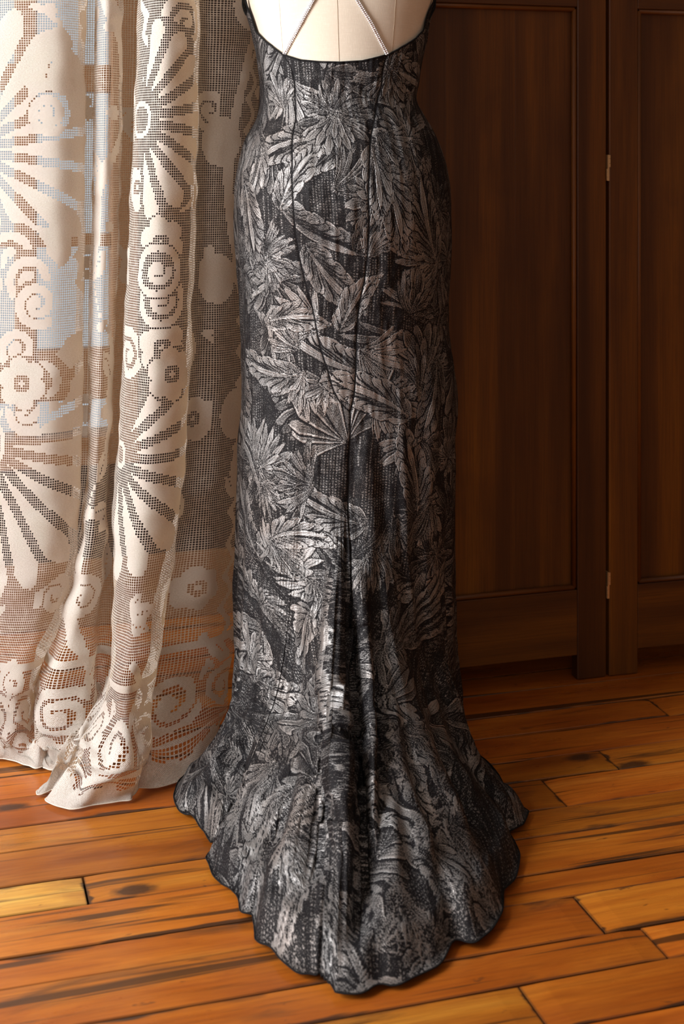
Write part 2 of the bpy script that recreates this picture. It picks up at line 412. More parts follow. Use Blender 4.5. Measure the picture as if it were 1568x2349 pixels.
# the edge distance is needed per point of the surface, so it is split finely across the board instead
def plank_grid(p0, p1, q0, q1, tint, dz, gap):
    g2 = gap/2
    a, b = q0+g2, q1-g2; s, e = p0+gap*.45, p1-gap*.45
    nseg = max(3, min(7, int((e-s)/0.3)))
    ps = [s, s+.03] + list(np.linspace(s, e, nseg+1)[1:-1]) + [e-.03, e]
    ps = sorted(set(round(float(x), 5) for x in ps))
    c = 0.0015; mid = (a+b)/2
    wa = rng.normal(0, 0.0008, len(ps)); wbb = rng.normal(0, 0.0008, len(ps))
    vs, E = [], []
    for i, p in enumerate(ps):
        ce = c if i in (0, len(ps)-1) else 0
        du = min(p-s, e-p)
        for (qq, zz, dv) in ((a+wa[i], -.018, 0), (a+wa[i], dz-c-ce, 0), (a+wa[i]+c, dz-ce, c), (mid, dz-ce, (b-a)/2), (b+wbb[i]-c, dz-ce, c), (b+wbb[i], dz-c-ce, 0), (b+wbb[i], -.018, 0)):
            vs.append(pq(p, qq, zz)); E.append((min(du, .08), dv))
    n = 7; fs = []
    for i in range(len(ps)-1):
        for k in range(n-1):
            o = i*n+k; fs.append((o, o+n, o+n+1, o+1))
    fs.append(tuple(range(n))); o = (len(ps)-1)*n; fs.append(tuple(range(o+n-1, o-1, -1)))
    me = bpy.data.meshes.new('plank'); me.from_pydata(vs, [], fs); me.update()
    u1 = me.uv_layers.new(name='UVMap'); u2 = me.uv_layers.new(name='edge')
    for li, lp in enumerate(me.loops):
        v = me.vertices[lp.vertex_index].co
        u1.data[li].uv = (v.x*CT+v.y*ST, -v.x*ST+v.y*CT); u2.data[li].uv = E[lp.vertex_index]
    me.materials.append(M_PLANK)
    ob = bpy.data.objects.new('plank', me); link(ob, floor); ob.color = (*tint, 1)
    return ob
for r in range(len(joints)-1):
    q0, q1 = joints[r], min(joints[r+1], Q1)
    if q0 < Q0: q0 = Q0
    if q1-q0 < .02: continue
    ends = list(known.get(round(joints[r], 3), []))
    base = ends[0] if ends else random.uniform(-1.2, 1.0)
    cuts = [P0]
    e2 = set(ends)
    x = base
    while x > P0+.4: e2.add(x); x -= random.uniform(1.9, 2.6)
    x = base+random.uniform(1.9, 2.6)
    while x < P1-.4: e2.add(x); x += random.uniform(1.9, 2.6)
    cuts += sorted(e2) + [P1]
    for i in range(len(cuts)-1):
        a, b = cuts[i], cuts[i+1]
        t = random.uniform(0.76, 1.12); w = random.uniform(0.84, 1.06)
        tint = (t, t*w, t*w)
        dz = random.uniform(-.0012, .0004); gap = random.uniform(.0016, .0035)
        if round(joints[r], 3) == 1.886 and ends and abs(b-ends[0]) < 1e-6:
            tint = (1.25, 1.9, 3.2); dz = 0.0006; gap = .005        # the pale replaced board
        plank_grid(a, b, q0, q1, tint, dz, gap)

# ------------------------------------------------------------------ folding screen
screen = empty('folding_screen', (0.511, 2.685, 0))
tag(screen, 'tall dark mahogany folding screen with framed panels and brass hinges, standing behind the dress', 'folding screen')
def uv_box(o, ax_long, ax_side, org):
    me = o.data; u = me.uv_layers.new(name='UVMap')
    for li, lp in enumerate(me.loops):
        v = me.vertices[lp.vertex_index].co - org
        n = 0
        u.data[li].uv = (v.dot(ax_long), v.dot(ax_side) + 0.7*v.dot(ax_long.cross(ax_side)))
def screen_leaf(org, ang, width, swap=False, wood=M_WOOD, flip=1):
    """org: bottom corner on the front face, leaf runs along direction ang; front faces the camera"""
    d = Vector((math.cos(ang), math.sin(ang), 0)) * flip
    f = Vector((math.sin(ang), -math.cos(ang), 0))          # towards the camera
    org = Vector(org); Z = Vector((0, 0, 1)); T = 0.026
    def piece(name, u0, u1, z0, z1, t0, t1, along, bev=0.0022, mat=wood):
        bm = bmesh.new()
        c = org + d*(u0+u1)/2 + Z*(z0+z1)/2 - f*(t0+t1)/2
        add_box(bm, c, d, f, Z, abs(u1-u0)/2, (t1-t0)/2, (z1-z0)/2, bev)
        bmesh.ops.recalc_face_normals(bm, faces=bm.faces)
        o = bm_obj(name, bm, mat, screen)
        uv_box(o, Z if along == 'z' else d, d if along == 'z' else Z, org); return o
    ZT = 1.84; sw = 0.061; zb = 0.0475
    # rails between the stiles, stiles running down to the foot
    piece('stile', 0.0, sw, 0.0, ZT, 0, T, 'z'); piece('stile', width-sw, width, 0.0, ZT, 0, T, 'z')
    piece('rail', sw, width-sw, zb, 0.172, 0.0004, T, 'x', .0012)
    piece('rail', sw, width-sw, 1.287, 1.36, 0.0004, T, 'x', .0012)
    piece('rail', sw, width-sw, ZT-.075, ZT, 0.0004, T, 'x', .0012)
    for (z0, z1) in ((0.172, 1.287), (1.36, ZT-.075)):
        # panel made of three glued boards whose joints just show
        cuts = [sw, sw+(width-2*sw)*0.36, sw+(width-2*sw)*0.70, width-sw]
        for a, b in zip(cuts, cuts[1:]):
            piece('panel_board', a, b, z0, z1, 0.011, 0.019, 'z', 0.0004)
        # rounded bead round the panel
        r = 0.0050
        def bead(pa, pb, ax_l, ax_s):
            bm = bmesh.new(); add_tube(bm, [pa, pb], r, 12)
            o = bm_obj('bead_molding', bm, M_BEAD, screen, smooth=True); uv_box(o, ax_l, ax_s, org)
        k = 0.0045
        A = org - f*0.0065
        a00 = A + d*(sw+k) + Z*(z0+k); a10 = A + d*(width-sw-k) + Z*(z0+k)
        a01 = A + d*(sw+k) + Z*(z1-k); a11 = A + d*(width-sw-k) + Z*(z1-k)
        bead(a00, a01, Z, d); bead(a10, a11, Z, d); bead(a00, a10, d, Z); bead(a01, a11, d, Z)
W = 0.535
g0 = Vector((0.511, 2.685, 0))
aL, aR = math.radians(16.5), math.radians(15.2)
dL = Vector((math.cos(aL), math.sin(aL), 0)); dR = Vector((math.cos(aR), math.sin(aR), 0))
oL = g0 - dL*(W+.0030)
screen_leaf(oL, aL, W)
screen_leaf(g0 + dR*0.0030, aR, W)
a3 = math.radians(-74)
d3 = Vector((math.cos(a3), math.sin(a3), 0))
o3 = oL - dL*.004 - d3*W + Vector((0, 0.004, 0))
screen_leaf(o3, a3, W)
# the double hinges between the two front leaves, two staggered knuckles each
for zc in (1.0-(385-360)/1192, 1.0-(1342-360)/1192):
    h = bmesh.new(); f = Vector((math.sin(aL), -math.cos(aL), 0))
    add_box(h, g0 - f*.006 + Vector((0, 0, zc)), dL, f, (0, 0, 1), .0017, .010, .025)
    hp = bm_obj('hinge', h, M_BRASS, screen); hp['label'] = 'brass double hinge with two staggered knuckles'
    for s, dx in ((1, .0017), (-1, -.0017)):
        z0 = zc + (0.0015 if s > 0 else -.0245); 
        for i, (a, b) in enumerate(((0, .0065), (.0072, .0158), (.0165, .0230))):
            bm = bmesh.new(); c = g0 + dL*dx + f*.0030
            add_tube(bm, [c+Vector((0, 0, z0+a)), c+Vector((0, 0, z0+b))], .0026, 10)
            kn = bm_obj('knuckle', bm, M_BRASS, None, smooth=False)
            kn.parent = hp; kn.matrix_parent_inverse = hp.matrix_parent_inverse.copy()
            from mathutils import Matrix
            kn.matrix_parent_inverse = Matrix.Identity(4)

# ------------------------------------------------------------------ dress geometry
AX, AY = 0.004, 2.35                       # axis of the dress form on the floor
def zpx(y, Y=AY): return 1-(y-HZ)*Y/F_PX
def xpx(x, Y=AY): return (x-CX)/F_PX*Y
LFT = [(563,-60),(556,0),(572,48),(582,86),(594,155),(599,207),(597,248),(590,275),(565,320),(553,361),(542,413),(539,482),(539,540),(544,609),(551,678),(554,733),(556,815),(556,884),(553,953),(549,1005),(548,1080),(545,1195),(545,1310),(543,1405),(538,1482),(531,1558),(521,1635)]
RGT = [(1010,-60),(997,0),(981,52),(975,96),(964,145),(959,189),(954,234),(968,262),(992,303),(1016,365),(1026,413),(1031,465),(1032,540),(1030,609),(1026,678),(1026,760),(1035,833),(1043,891),(1045,953),(1042,1005),(1042,1080),(1036,1157),(1030,1252),(1030,1348),(1033,1424),(1032,1501),(1028,1551),(1024,1635)]
def profile(z):
    zl = np.array([zpx(y) for _, y in LFT])[::-1]; xl = np.array([xpx(x) for x, _ in LFT])[::-1]
    zr = np.array([zpx(y) for _, y in RGT])[::-1]; xr = np.array([xpx(x) for x, _ in RGT])[::-1]
    L = spline(z, zl, xl); R = spline(z, zr, xr)
    return (L+R)/2, (R-L)/2
bz = [0.0, .30, .46, .60, .72, .84, .92, .98, 1.04, 1.10, 1.16, 1.22, 1.30, 1.40]
bb = [.150, .148, .142, .138, .140, .155, .162, .150, .122, .100, .100, .108, .116, .12]
bf = [.14, .14, .13, .125, .122, .120, .118, .115, .108, .102, .105, .12, .145, .14]
NECK = [(563,-12),(567,16),(572,48),(590,72),(606,90),(650,125),(690,138),(735,142),(780,143),(830,140),(890,125),(920,108),(950,88),(968,66),(981,46),(990,16),(997,-12)]
def back_depth(z): return spline(z, bz, bb)
def front_depth(z): return spline(z, bz, bf)
def body_pt(phi, z, off=0.0):
    c, a = profile(z)
    b = np.where(np.cos(phi) > 0, back_depth(z), front_depth(z))
    return c+(a+off)*np.sin(phi), AY-(b+off)*np.cos(phi)
# neckline height as a function of angle: solve on the body surface
nphi, nz = [], []
for x, y in NECK:
    best = None
    for ph in np.linspace(-1.57, 1.57, 315):
        zz = 1.1
        for _ in range(6):
            X, Y = body_pt(ph, np.array(zz)); zz = zpx(y, float(Y))
        X, Y = body_pt(ph, np.array(zz)); px = CX+X/Y*F_PX
        e = abs(px-x)
        if best is None or e < best[0]: best = (e, ph, zz)
    nphi.append(best[1]); nz.append(best[2])
nphi = np.array(nphi); nz = np.array(nz); o_ = np.argsort(nphi); nphi, nz = nphi[o_], nz[o_]
keep = np.concatenate([[True], np.diff(nphi) > 0.004]); nphi, nz = nphi[keep], nz[keep]
def z_top(phi):
    ap = np.clip(phi, nphi[0], nphi[-1])
    z = np.interp(ap, nphi, nz)
    ex = np.clip(np.abs(phi)-1.45, 0, 1)
    return z + np.minimum(ex*0.16, 0.14)*(ex > 0)
# hem outline of the train read on the floor
HEM = [(462,1759),(429,1786),(405,1814),(398,1836),(407,1869),(440,1885),(462,1913),(524,1925),(486,1948),(469,1973),(479,1994),(487,2017),(512,2044),(548,2070),(550,2112),(590,2118),(577,2154),(590,2179),(621,2187),(643,2220),(687,2250),(716,2246),(752,2215),(739,2262),(750,2285),(780,2294),(835,2294),(866,2268),(907,2277),(956,2253),(1011,2225),(1040,2165),(1088,2184),(1131,2143),(1153,2105),(1153,2055),(1181,2028),(1192,1973),(1165,1922),(1197,1907),(1213,1869),(1203,1847),(1159,1830),(1110,1822)]
hp_, hr_ = [], []
for x, y in HEM:
    X, Y = floor_pt(x, y); dx, dy = X-AX, AY-Y
    hp_.append(math.atan2(dx, dy)); hr_.append(math.hypot(dx, dy))
hp_ = np.array(hp_); hr_ = np.array(hr_); o_ = np.argsort(hp_); hp_, hr_ = hp_[o_], hr_[o_]
hp_ = np.concatenate([[-math.pi, -2.2, -1.75], hp_, [1.55, 2.2, math.pi]])
hr_ = np.concatenate([[.17, .185, .195], hr_, [.20, .185, .17]])
o_ = np.argsort(hp_); hp_, hr_ = hp_[o_], hr_[o_]
def R_hem(phi): return sum(np.interp(phi+d, hp_, hr_)*w for d, w in ((-.012, .2), (-.006, .2), (0, .2), (.006, .2), (.012, .2)))
def R_smooth(phi):
    out = 0; ws = 0
    for d in np.linspace(-.18, .18, 13):
        w = math.exp(-(d/.09)**2); out = out+w*np.interp(phi+d, hp_, hr_); ws += w
    return out/ws

ZK = 0.46
def surface(phi, NU, NL):
    """phi: 1-D angles. rows: NU upper rows from the neckline to ZK, NL rows from ZK to the hem."""
    phi = phi[None, :]
    zt = z_top(phi)
    w = np.linspace(0, 1, NU)[:, None]
    z1 = zt*(1-w) + ZK*w
    X1, Y1 = body_pt(phi+0*z1, z1, 0.002)
    # lower: bezier in (r, z) per angle, joined to the body section
    cK, aK = profile(np.array(ZK)); 
    t = (np.arange(1, NL+1)/NL)[:, None]
    R = R_hem(phi); Rs = R_smooth(phi)
    xk, yk = body_pt(phi, np.array(ZK)+0*phi, 0.002)
    dx, dy = xk-AX, AY-yk
    # direction at the hem = phi; direction at the knee = (dx,dy)
    hx, hy = R*np.sin(phi), R*np.cos(phi)
    hsx, hsy = Rs*np.sin(phi), Rs*np.cos(phi)
    ext = np.clip((Rs-.19)/.5, 0, 1)
    f2 = 0.06+.44*ext; f1 = .00+.12*ext
    z1c = 0.13+.15*ext; z2c = 0.004+.075*ext
    p1x = dx+(hsx-dx)*f1; p1y = dy+(hsy-dy)*f1
    p2x = dx+(hsx-dx)*f2; p2y = dy+(hsy-dy)*f2
    B0, B1, B2, B3 = (1-t)**3, 3*t*(1-t)**2, 3*t*t*(1-t), t**3
    px = B0*dx+B1*p1x+B2*p2x+B3*hx
    py = B0*dy+B1*p1y+B2*p2y+B3*hy
    z2 = B0*ZK+B1*z1c+B2*z2c+B3*0.004
    sm = lambda a, b, x: (lambda q_: q_*q_*(3-2*q_))(np.clip((x-a)/(b-a), 0, 1))
    e3 = sm(.22, .36, Rs)
    z2 = z2 + (0.026*sm(.35, .75, t)*(1-.96*sm(.93, 1.0, t)))*e3
    X = np.vstack([X1, AX+px]); Y = np.vstack([Y1, AY-py]); Z = np.vstack([z1, z2+0*phi])
    return X, Y, Z
NPH, NU, NL = 800, 500, 580
# angles packed more tightly in the train
PH = np.linspace(-1, 1, NPH); PH = 1.72*(.74*PH+.26*PH**3)
X, Y, Z = surface(PH, NU, NL)
NR = NU+NL
def normals(X, Y, Z):
    P = np.stack([X, Y, Z], -1)
    du = np.gradient(P, axis=1); dv = np.gradient(P, axis=0)
    n = np.cross(du, dv); n /= (np.linalg.norm(n, axis=-1, keepdims=True)+1e-12)
    s = np.sign((n*np.array([0, -1, 0.3])).sum(-1).mean()); return n*s
def project(X, Y, Z): return CX+X/Y*F_PX, HZ-(Z-1)/Y*F_PX
SX, SY = project(X, Y, Z)
# metric coordinates on the cloth
colm = NPH//2
# arc length down the middle, minus the height of the neckline so rows stay level above
P = np.stack([X, Y, Z], -1)
segv = np.linalg.norm(np.diff(P, axis=0), axis=-1)
V = np.zeros((NR, NPH)); V[1:] = np.cumsum(segv*(1-.38*np.clip((.16-Z[1:])/.12, 0, 1)), axis=0)
V = (1.32 - Z[0][None, :]) + V
segu = np.linalg.norm(np.diff(P, axis=1), axis=-1)
U = np.zeros((NR, NPH)); U[:, 1:] = np.cumsum(segu, axis=1); U -= U[:, colm:colm+1]
# smooth u so scallops do not jump
def locate(x, y, tag_=None):
    k = np.argmin((SX-x)**2+(SY-y)**2 + 0.0); return divmod(int(k), NPH)
def trace(pts):
    """polyline of measured points -> (rows, column position per row)"""
    rc = [locate(*p) for p in pts]
    r = np.array([a for a, _ in rc], float); c = np.array([b for _, b in rc], float)
    o = np.argsort(r); r, c = r[o], c[o]
    k = np.concatenate([[True], np.diff(r) > 0]); return r[k], c[k]
DISP = np.zeros((NR, NPH))
rows = np.arange(NR)[:, None]; cols = np.arange(NPH)[None, :]
CW = np.gradient(U, axis=1)                # metres per column
def crease(pts, amp, w, fade=(40, 40), w2=None):
    r, c = trace(pts)
    if len(r) < 2: return
    cc = (spline(rows[:, 0], r, c) if len(r) > 2 else np.interp(rows[:, 0], r, c))[:, None]
    f = np.clip((rows-r[0])/fade[0], 0, 1)*np.clip((r[-1]-rows)/fade[1]+ (1 if fade[1] < 0 else 0), 0, 1)
    f = f*f*(3-2*f)
    tt = np.clip((rows-r[0])/(r[-1]-r[0]), 0, 1)
    ww = w + ((w2 or w)-w)*tt
    ci = np.clip(cc.astype(int), 0, NPH-1)
    du = (cols-cc)*np.take_along_axis(CW, ci, axis=1)
    DISP[...] += amp*f*np.exp(-(du/ww)**2)
H = -1e6
# upper skirt: soft creases
for c_ in [
    ([(760,380),(757,480),(752,560),(765,700)], -.0025, .010), ([(712,400),(716,500),(712,560)], -.0018, .010),
    ([(735,420),(735,560)], .002, .009), ([(808,430),(803,560),(775,640)], .0018, .012),
    ([(803,945),(812,1150),(820,1350)], -.0055, .011), ([(790,960),(792,1060),(796,1140)], .004, .008),
    ([(840,960),(845,1150),(856,1400)], .0045, .012), ([(868,960),(880,1150),(880,1330)], -.004, .010),
    ([(905,900),(925,1060),(925,1300)], .004, .014), ([(950,1000),(958,1200),(965,1400)], -.004, .012),
    ([(985,830),(990,1000),(985,1200)], .004, .013), ([(1010,860),(1015,1000),(1010,1250)], -.003, .010),
    ([(803,950),(740,1000),(640,1120)], .0015, .02), ([(600,1050),(590,1200),(590,1420),(570,1600)], -.003, .014),
    ([(570,1080),(568,1300),(560,1500)], .003, .010), ([(640,1080),(636,1250),(640,1400)], .002, .016),
    ([(690,880),(700,930),(770,950)], -.0012, .012)]:
    crease(c_[0], c_[1], c_[2], (60, 60))
# train: main folds, ridges and valleys
TR = [
    ([(797,1150),(800,1260),(806,1400),(815,1550),(828,1700),(833,1850),(838,2000),(826,2130),(795,2235)], -.028, .009, .014),
    ([(790,1180),(775,1400),(770,1600),(780,1750),(795,1900),(800,2050)], .020, .012, .030),
    ([(815,1200),(835,1400),(842,1550),(850,1700),(852,1850),(858,2000)], .014, .008, .012),
    ([(850,1270),(868,1450),(872,1600),(875,1800),(876,1950),(880,2080)], -.018, .008, .012),
    ([(880,1420),(905,1600),(925,1750),(960,1900),(1010,2060)], .014, .012, .026),
    ([(905,1500),(925,1650),(940,1780),(990,1900),(1060,2010)], -.010, .010, .014),
    ([(940,1560),(965,1680),(1010,1800),(1070,1900),(1110,1965)], .012, .012, .024),
    ([(985,1620),(1010,1720),(1045,1800),(1080,1870),(1140,1920)], -.022, .012, .016),
    ([(1015,1640),(1040,1730),(1080,1800),(1130,1840)], .012, .010, .020),
    ([(745,1560),(735,1700),(735,1850),(705,2020),(625,2110)], -.009, .012, .014),
    ([(720,1500),(700,1700),(690,1850),(640,1990),(570,2070)], .011, .014, .022),
    ([(690,1600),(670,1760),(640,1880),(580,1960),(500,2010)], -.010, .014, .016),
    ([(650,1600),(620,1780),(580,1860),(510,1930)], .012, .014, .020),
    ([(600,1600),(570,1750),(540,1830),(490,1900)], -.015, .014, .014),
    ([(560,1560),(530,1700),(490,1780),(430,1830)], .012, .012, .018),
    ([(760,1900),(740,2030),(700,2130),(650,2190)], .012, .012, .020),
    ([(790,1950),(780,2100),(740,2200)], -.012, .012, .014),
    ([(905,1900),(930,2050),(960,2180)], -.009, .014, .016),
    ([(880,1950),(890,2100),(880,2220)], .010, .016, .024),
    ([(1000,1950),(1040,2060),(1070,2130)], -.008, .012, .016),
]
for pts, a, w, w2 in TR: crease(pts, a*1.6, w*1.3, (300, 90), w2*1.35)
# hem ripples and fine rumpling, low-frequency noise on the grid
def gnoise(shape, cells, seed):
    r = np.random.default_rng(seed); g_ = r.normal(0, 1, (cells[0]+3, cells[1]+3))
    y = np.linspace(0, cells[0], shape[0]); x = np.linspace(0, cells[1], shape[1])
    yi, xi = y.astype(int), x.astype(int); fy, fx = (y-yi)[:, None], (x-xi)[None, :]
    fy = fy*fy*(3-2*fy); fx = fx*fx*(3-2*fx)
    a = g_[yi][:, xi]; b = g_[yi][:, xi+1]; c = g_[yi+1][:, xi]; d = g_[yi+1][:, xi+1]
    return (a*(1-fx)+b*fx)*(1-fy)+(c*(1-fx)+d*fx)*fy
lowt = np.clip((rows-(NU-60))/(NL*0.6), 0, 1)
DISP += gnoise((NR, NPH), (26, 34), 1)*0.0008 + gnoise((NR, NPH), (7, 46), 2)*0.0042*lowt + gnoise((NR, NPH), (5, 22), 8)*0.0050*lowt
DISP += gnoise((NR, NPH), (70, 80), 5)*0.00045
hemt = np.clip((rows-(NR-70))/70, 0, 1)
DISP += gnoise((NR, NPH), (4, 64), 3)*0.007*hemt*np.clip((R_hem(PH)[None, :]-.22)/.1, 0, 1)
# seams: traced lines
SEAM_L = [(650,127),(664,150),(674,185),(677,240),(669,330),(668,420),(676,520),(688,600),(718,720),(748,840),(788,930),(803,945)]
SEAM_R = [(888,127),(878,165),(870,215),(855,290),(846,420),(846,540),(836,640),(824,700),(816,830),(810,915),(803,945)]
SEAM_C = [(803,945),(800,1050),(798,1150),(800,1260),(806,1400),(815,1550),(828,1700),(833,1850),(836,2000),(822,2150)]
SEAMM = np.zeros((NR, NPH)); SEAMC = {}
for nm, pts in (('L', SEAM_L), ('R', SEAM_R), ('C', SEAM_C)):
    r, c = trace(pts); cc = spline(rows[:, 0], r, c); SEAMC[nm] = (r, cc)
    ci = np.clip(cc.astype(int), 0, NPH-1)[:, None]
    du = (cols-cc[:, None])*np.take_along_axis(CW, ci, axis=1)
    inr = ((rows >= r[0]-2) & (rows <= r[-1]))
    wd = 0.0011
    SEAMM = np.maximum(SEAMM, np.exp(-(du/wd)**2)*inr)
    DISP -= 0.0012*np.exp(-(du/.0028)**2)*inr
for _ in range(2):
    DISP[1:-1, 1:-1] = (DISP[1:-1, 1:-1]*2+DISP[:-2, 1:-1]+DISP[2:, 1:-1]+DISP[1:-1, :-2]+DISP[1:-1, 2:])/6
N = normals(X, Y, Z)
# keep the rim where it is and everything above the boards
hk = 1-np.clip((rows-(NR-110))/90, 0, 1)
X2 = X+N[..., 0]*DISP*hk; Y2 = Y+N[..., 1]*DISP*hk; Z2 = Z+N[..., 2]*DISP*(1-np.clip((rows-(NR-45))/45, 0, 1)*.70)
flat = np.clip((0.06-Z)/0.05, 0, 1)
Z2 = Z2 + flat*0.002
Z2 = 0.0045 + np.where(Z2 > 0.012, Z2-0.0045, (0.0075)*np.exp((Z2-0.012)/0.0075))

U0 = U.copy()
# width of the cloth measured over the folds, so the weave is not stretched down their sides
P_ = np.stack([X2, Y2, Z2], -1)
U = np.zeros((NR, NPH)); U[:, 1:] = np.cumsum(np.linalg.norm(np.diff(P_, axis=1), axis=-1), axis=1); U -= U[:, colm:colm+1]
for _ in range(40): U[1:-1] = (U[:-2]+2*U[1:-1]+U[2:])/4
U = U0+.55*(U-U0)
# ------------------------------------------------------------------ the woven feather pattern (cloth coordinates)
PX = 0.00095
UW, VH = 1.9, 2.1
GW, GH = int(UW/PX), int(VH/PX)
tex = np.zeros((GH, GW), np.float32)
def uvpix(u, v): return (u+UW/2)/PX, v/PX
# background: columns of short stitches
yy, xx = np.mgrid[0:GH, 0:GW].astype(np.float32)
wob = (np.sin(yy*0.021)*3+np.sin(yy*0.008+1)*5)
colid = np.floor((xx+wob)/5.2)
ph_ = (np.sin(colid*12.9898)*43758.5453) % 1
st = ((yy/4.6+ph_*7) % 1) < 0.55
inr = np.abs(((xx+wob)/5.2) % 1-0.5) < 0.26
cover = (np.sin(yy*0.013+colid*0.35)+np.sin(yy*0.031+colid*1.7)*.7) > -0.35
tex[...] = 0.22 + 0.32*(st & inr & cover & (ph_ > .22))
del yy, xx
def lobe(u0, v0, ang, L, wdt, curl, lum, dirs=1):
    """one feather: starts at (u0,v0), runs along ang, bends by curl, stripes along, ragged bright tip"""
    cx, cy = uvpix(u0, v0); Lp = L/PX; wp = wdt/PX
    R = int(Lp*1.15+wp*1.5)
    x0, x1 = int(max(0, cx-R)), int(min(GW, cx+R)); y0, y1 = int(max(0, cy-R)), int(min(GH, cy+R))
    if x1 <= x0 or y1 <= y0: return
    Yg, Xg = np.mgrid[y0:y1, x0:x1].astype(np.float32)
    dx, dy = Xg-cx, Yg-cy
    ca, sa = math.cos(ang), math.sin(ang)
    a = (dx*ca+dy*sa)/Lp; b = (-dx*sa+dy*ca)/Lp
    b2 = b-curl*a*a
    ac = np.clip(a, 0.001, 0.999)
    wt = (wp/Lp)*np.clip(np.minimum(ac**0.75*1.15+.08, ((1-ac)/0.26)**0.62), 0.03, 1)
    tip = 1.0-0.06*((b2*Lp/3.6) % 1)
    rel = b2/wt
    ins = (a > 0.02) & (a < tip) & (np.abs(rel) < 1)
    barb = 0.5+0.5*np.sin((rel*wp + a*Lp*0.10)*2*math.pi/4.4)
    shade = lum*(0.46+0.50*barb*(0.35+0.65*a)+0.32*np.clip((a-.6)*2.2, 0, 1)) 
    rim = (rel*dirs > 0.72)
    shade = np.where(rim, lum*1.25, shade)
    outl = ((np.abs(rel) < 1.22) & (a > 0.05) & (a < tip+0.05)) & ~ins
    sub = tex[y0:y1, x0:x1]
    sub[outl] = 0.0
    sub[ins] = shade[ins]
def fan(u, v, ang, spread, n, L, lum=0.8, curl=0.25, order=1):
    ks = sorted(range(n), key=lambda k: -abs(k-(n-1)/2)) 
    sw_ = random.choice((-1, 1))*random.uniform(.05, .3)*(1 if spread < 3 else .3)
    curl *= 1.35
    for k in ks:
        f = (k-(n-1)/2)/max(1, (n-1)/2)
        a = ang+f*spread/2+random.gauss(0, .05)
        l = L*(1-0.25*abs(f))*random.uniform(.80, 1.12)
        lobe(u, v, a, l, l*min(.15, max(.075, .62*spread/n))*random.uniform(.85, 1.15), curl*f+sw_+random.gauss(0, .05), lum*random.uniform(.8, 1.15), 1 if f > 0 else -1)
def bloom(u, v, ang, L, lum=0.8):
    """outer fan, inner fan and a hooked leaf"""
    fan(u, v, ang, 3.6, 17, L, lum*0.85, 0.35)
    fan(u, v, ang+.3, 2.6, 11, L*0.68, lum, 0.3)
    # curled hook
    for i, t in enumerate(np.linspace(0, 1, 4)):
        lobe(u, v, ang+math.pi*0.62+t*0.25, L*(0.85-.12*t), L*.085, 0.75-.1*t, lum*(0.95+.1*t), 1)
    fan(u, v, ang+math.pi, 1.5, 5, L*0.42, lum*1.05, 0.15)
def plume(u, v, ang, L, lum=.8, curl=.8, sides=(1, -1)):
    """acanthus plume: lobes overlapping like scales along a curved spine"""
    n = int(L/.0095)
    for k in range(n, -1, -1):
        t = k/n; a = ang+curl*t; 
        x = u; y = v; m = 12
        for i in range(m):
            aa_ = ang+curl*t*(i+.5)/m; x += L*t/m*math.cos(aa_); y += L*t/m*math.sin(aa_)
        for sd in sides:
            l = L*(.22+.26*math.sin(math.pi*min(1, t*.8+.12)))*random.uniform(.85, 1.1)
            lobe(x, y, a+sd*(1.05-.75*t)+random.gauss(0, .05), l, l*.17, -sd*.35, lum*random.uniform(.8, 1.15), sd)
    lobe(u, v, ang, L*1.05, L*.05, math.tan(curl*.48)*.9, lum*1.2, 1)
def uv_at(x, y):
    r, c = locate(x, y); return U[r, c], V[r, c]
# filler blooms over the whole cloth, then the blooms that can be read in the photograph
gx = np.arange(-0.92, 0.93, 0.092); gy = np.arange(0.0, 2.1, 0.10)
k_ = 0
for j, v in enumerate(gy):
    for i, u in enumerate(gx):
        k_ += 1
        if random.random() < 0.06: continue
        u_, v_ = u+(j % 2)*.045+random.gauss(0, .016), v+random.gauss(0, .016)
        t_ = random.random()
        if t_ < .52:
            plume(u_, v_, random.uniform(0, 2*math.pi), random.uniform(.11, .16), random.uniform(.5, .78), random.choice((-1, 1))*random.uniform(.5, 1.3), random.choice(((1, -1), (1,), (-1,), (1, -1))))
            continue
        if t_ < 0.75: bloom(u_, v_, random.uniform(0, 2*math.pi), random.uniform(.065, .088), random.uniform(.52, .74))
        else: fan(u_, v_, random.uniform(0, 2*math.pi), random.uniform(1.2, 2.4), random.randint(9, 14), random.uniform(.08, .12), random.uniform(.50, .76))
D_ = math.radians
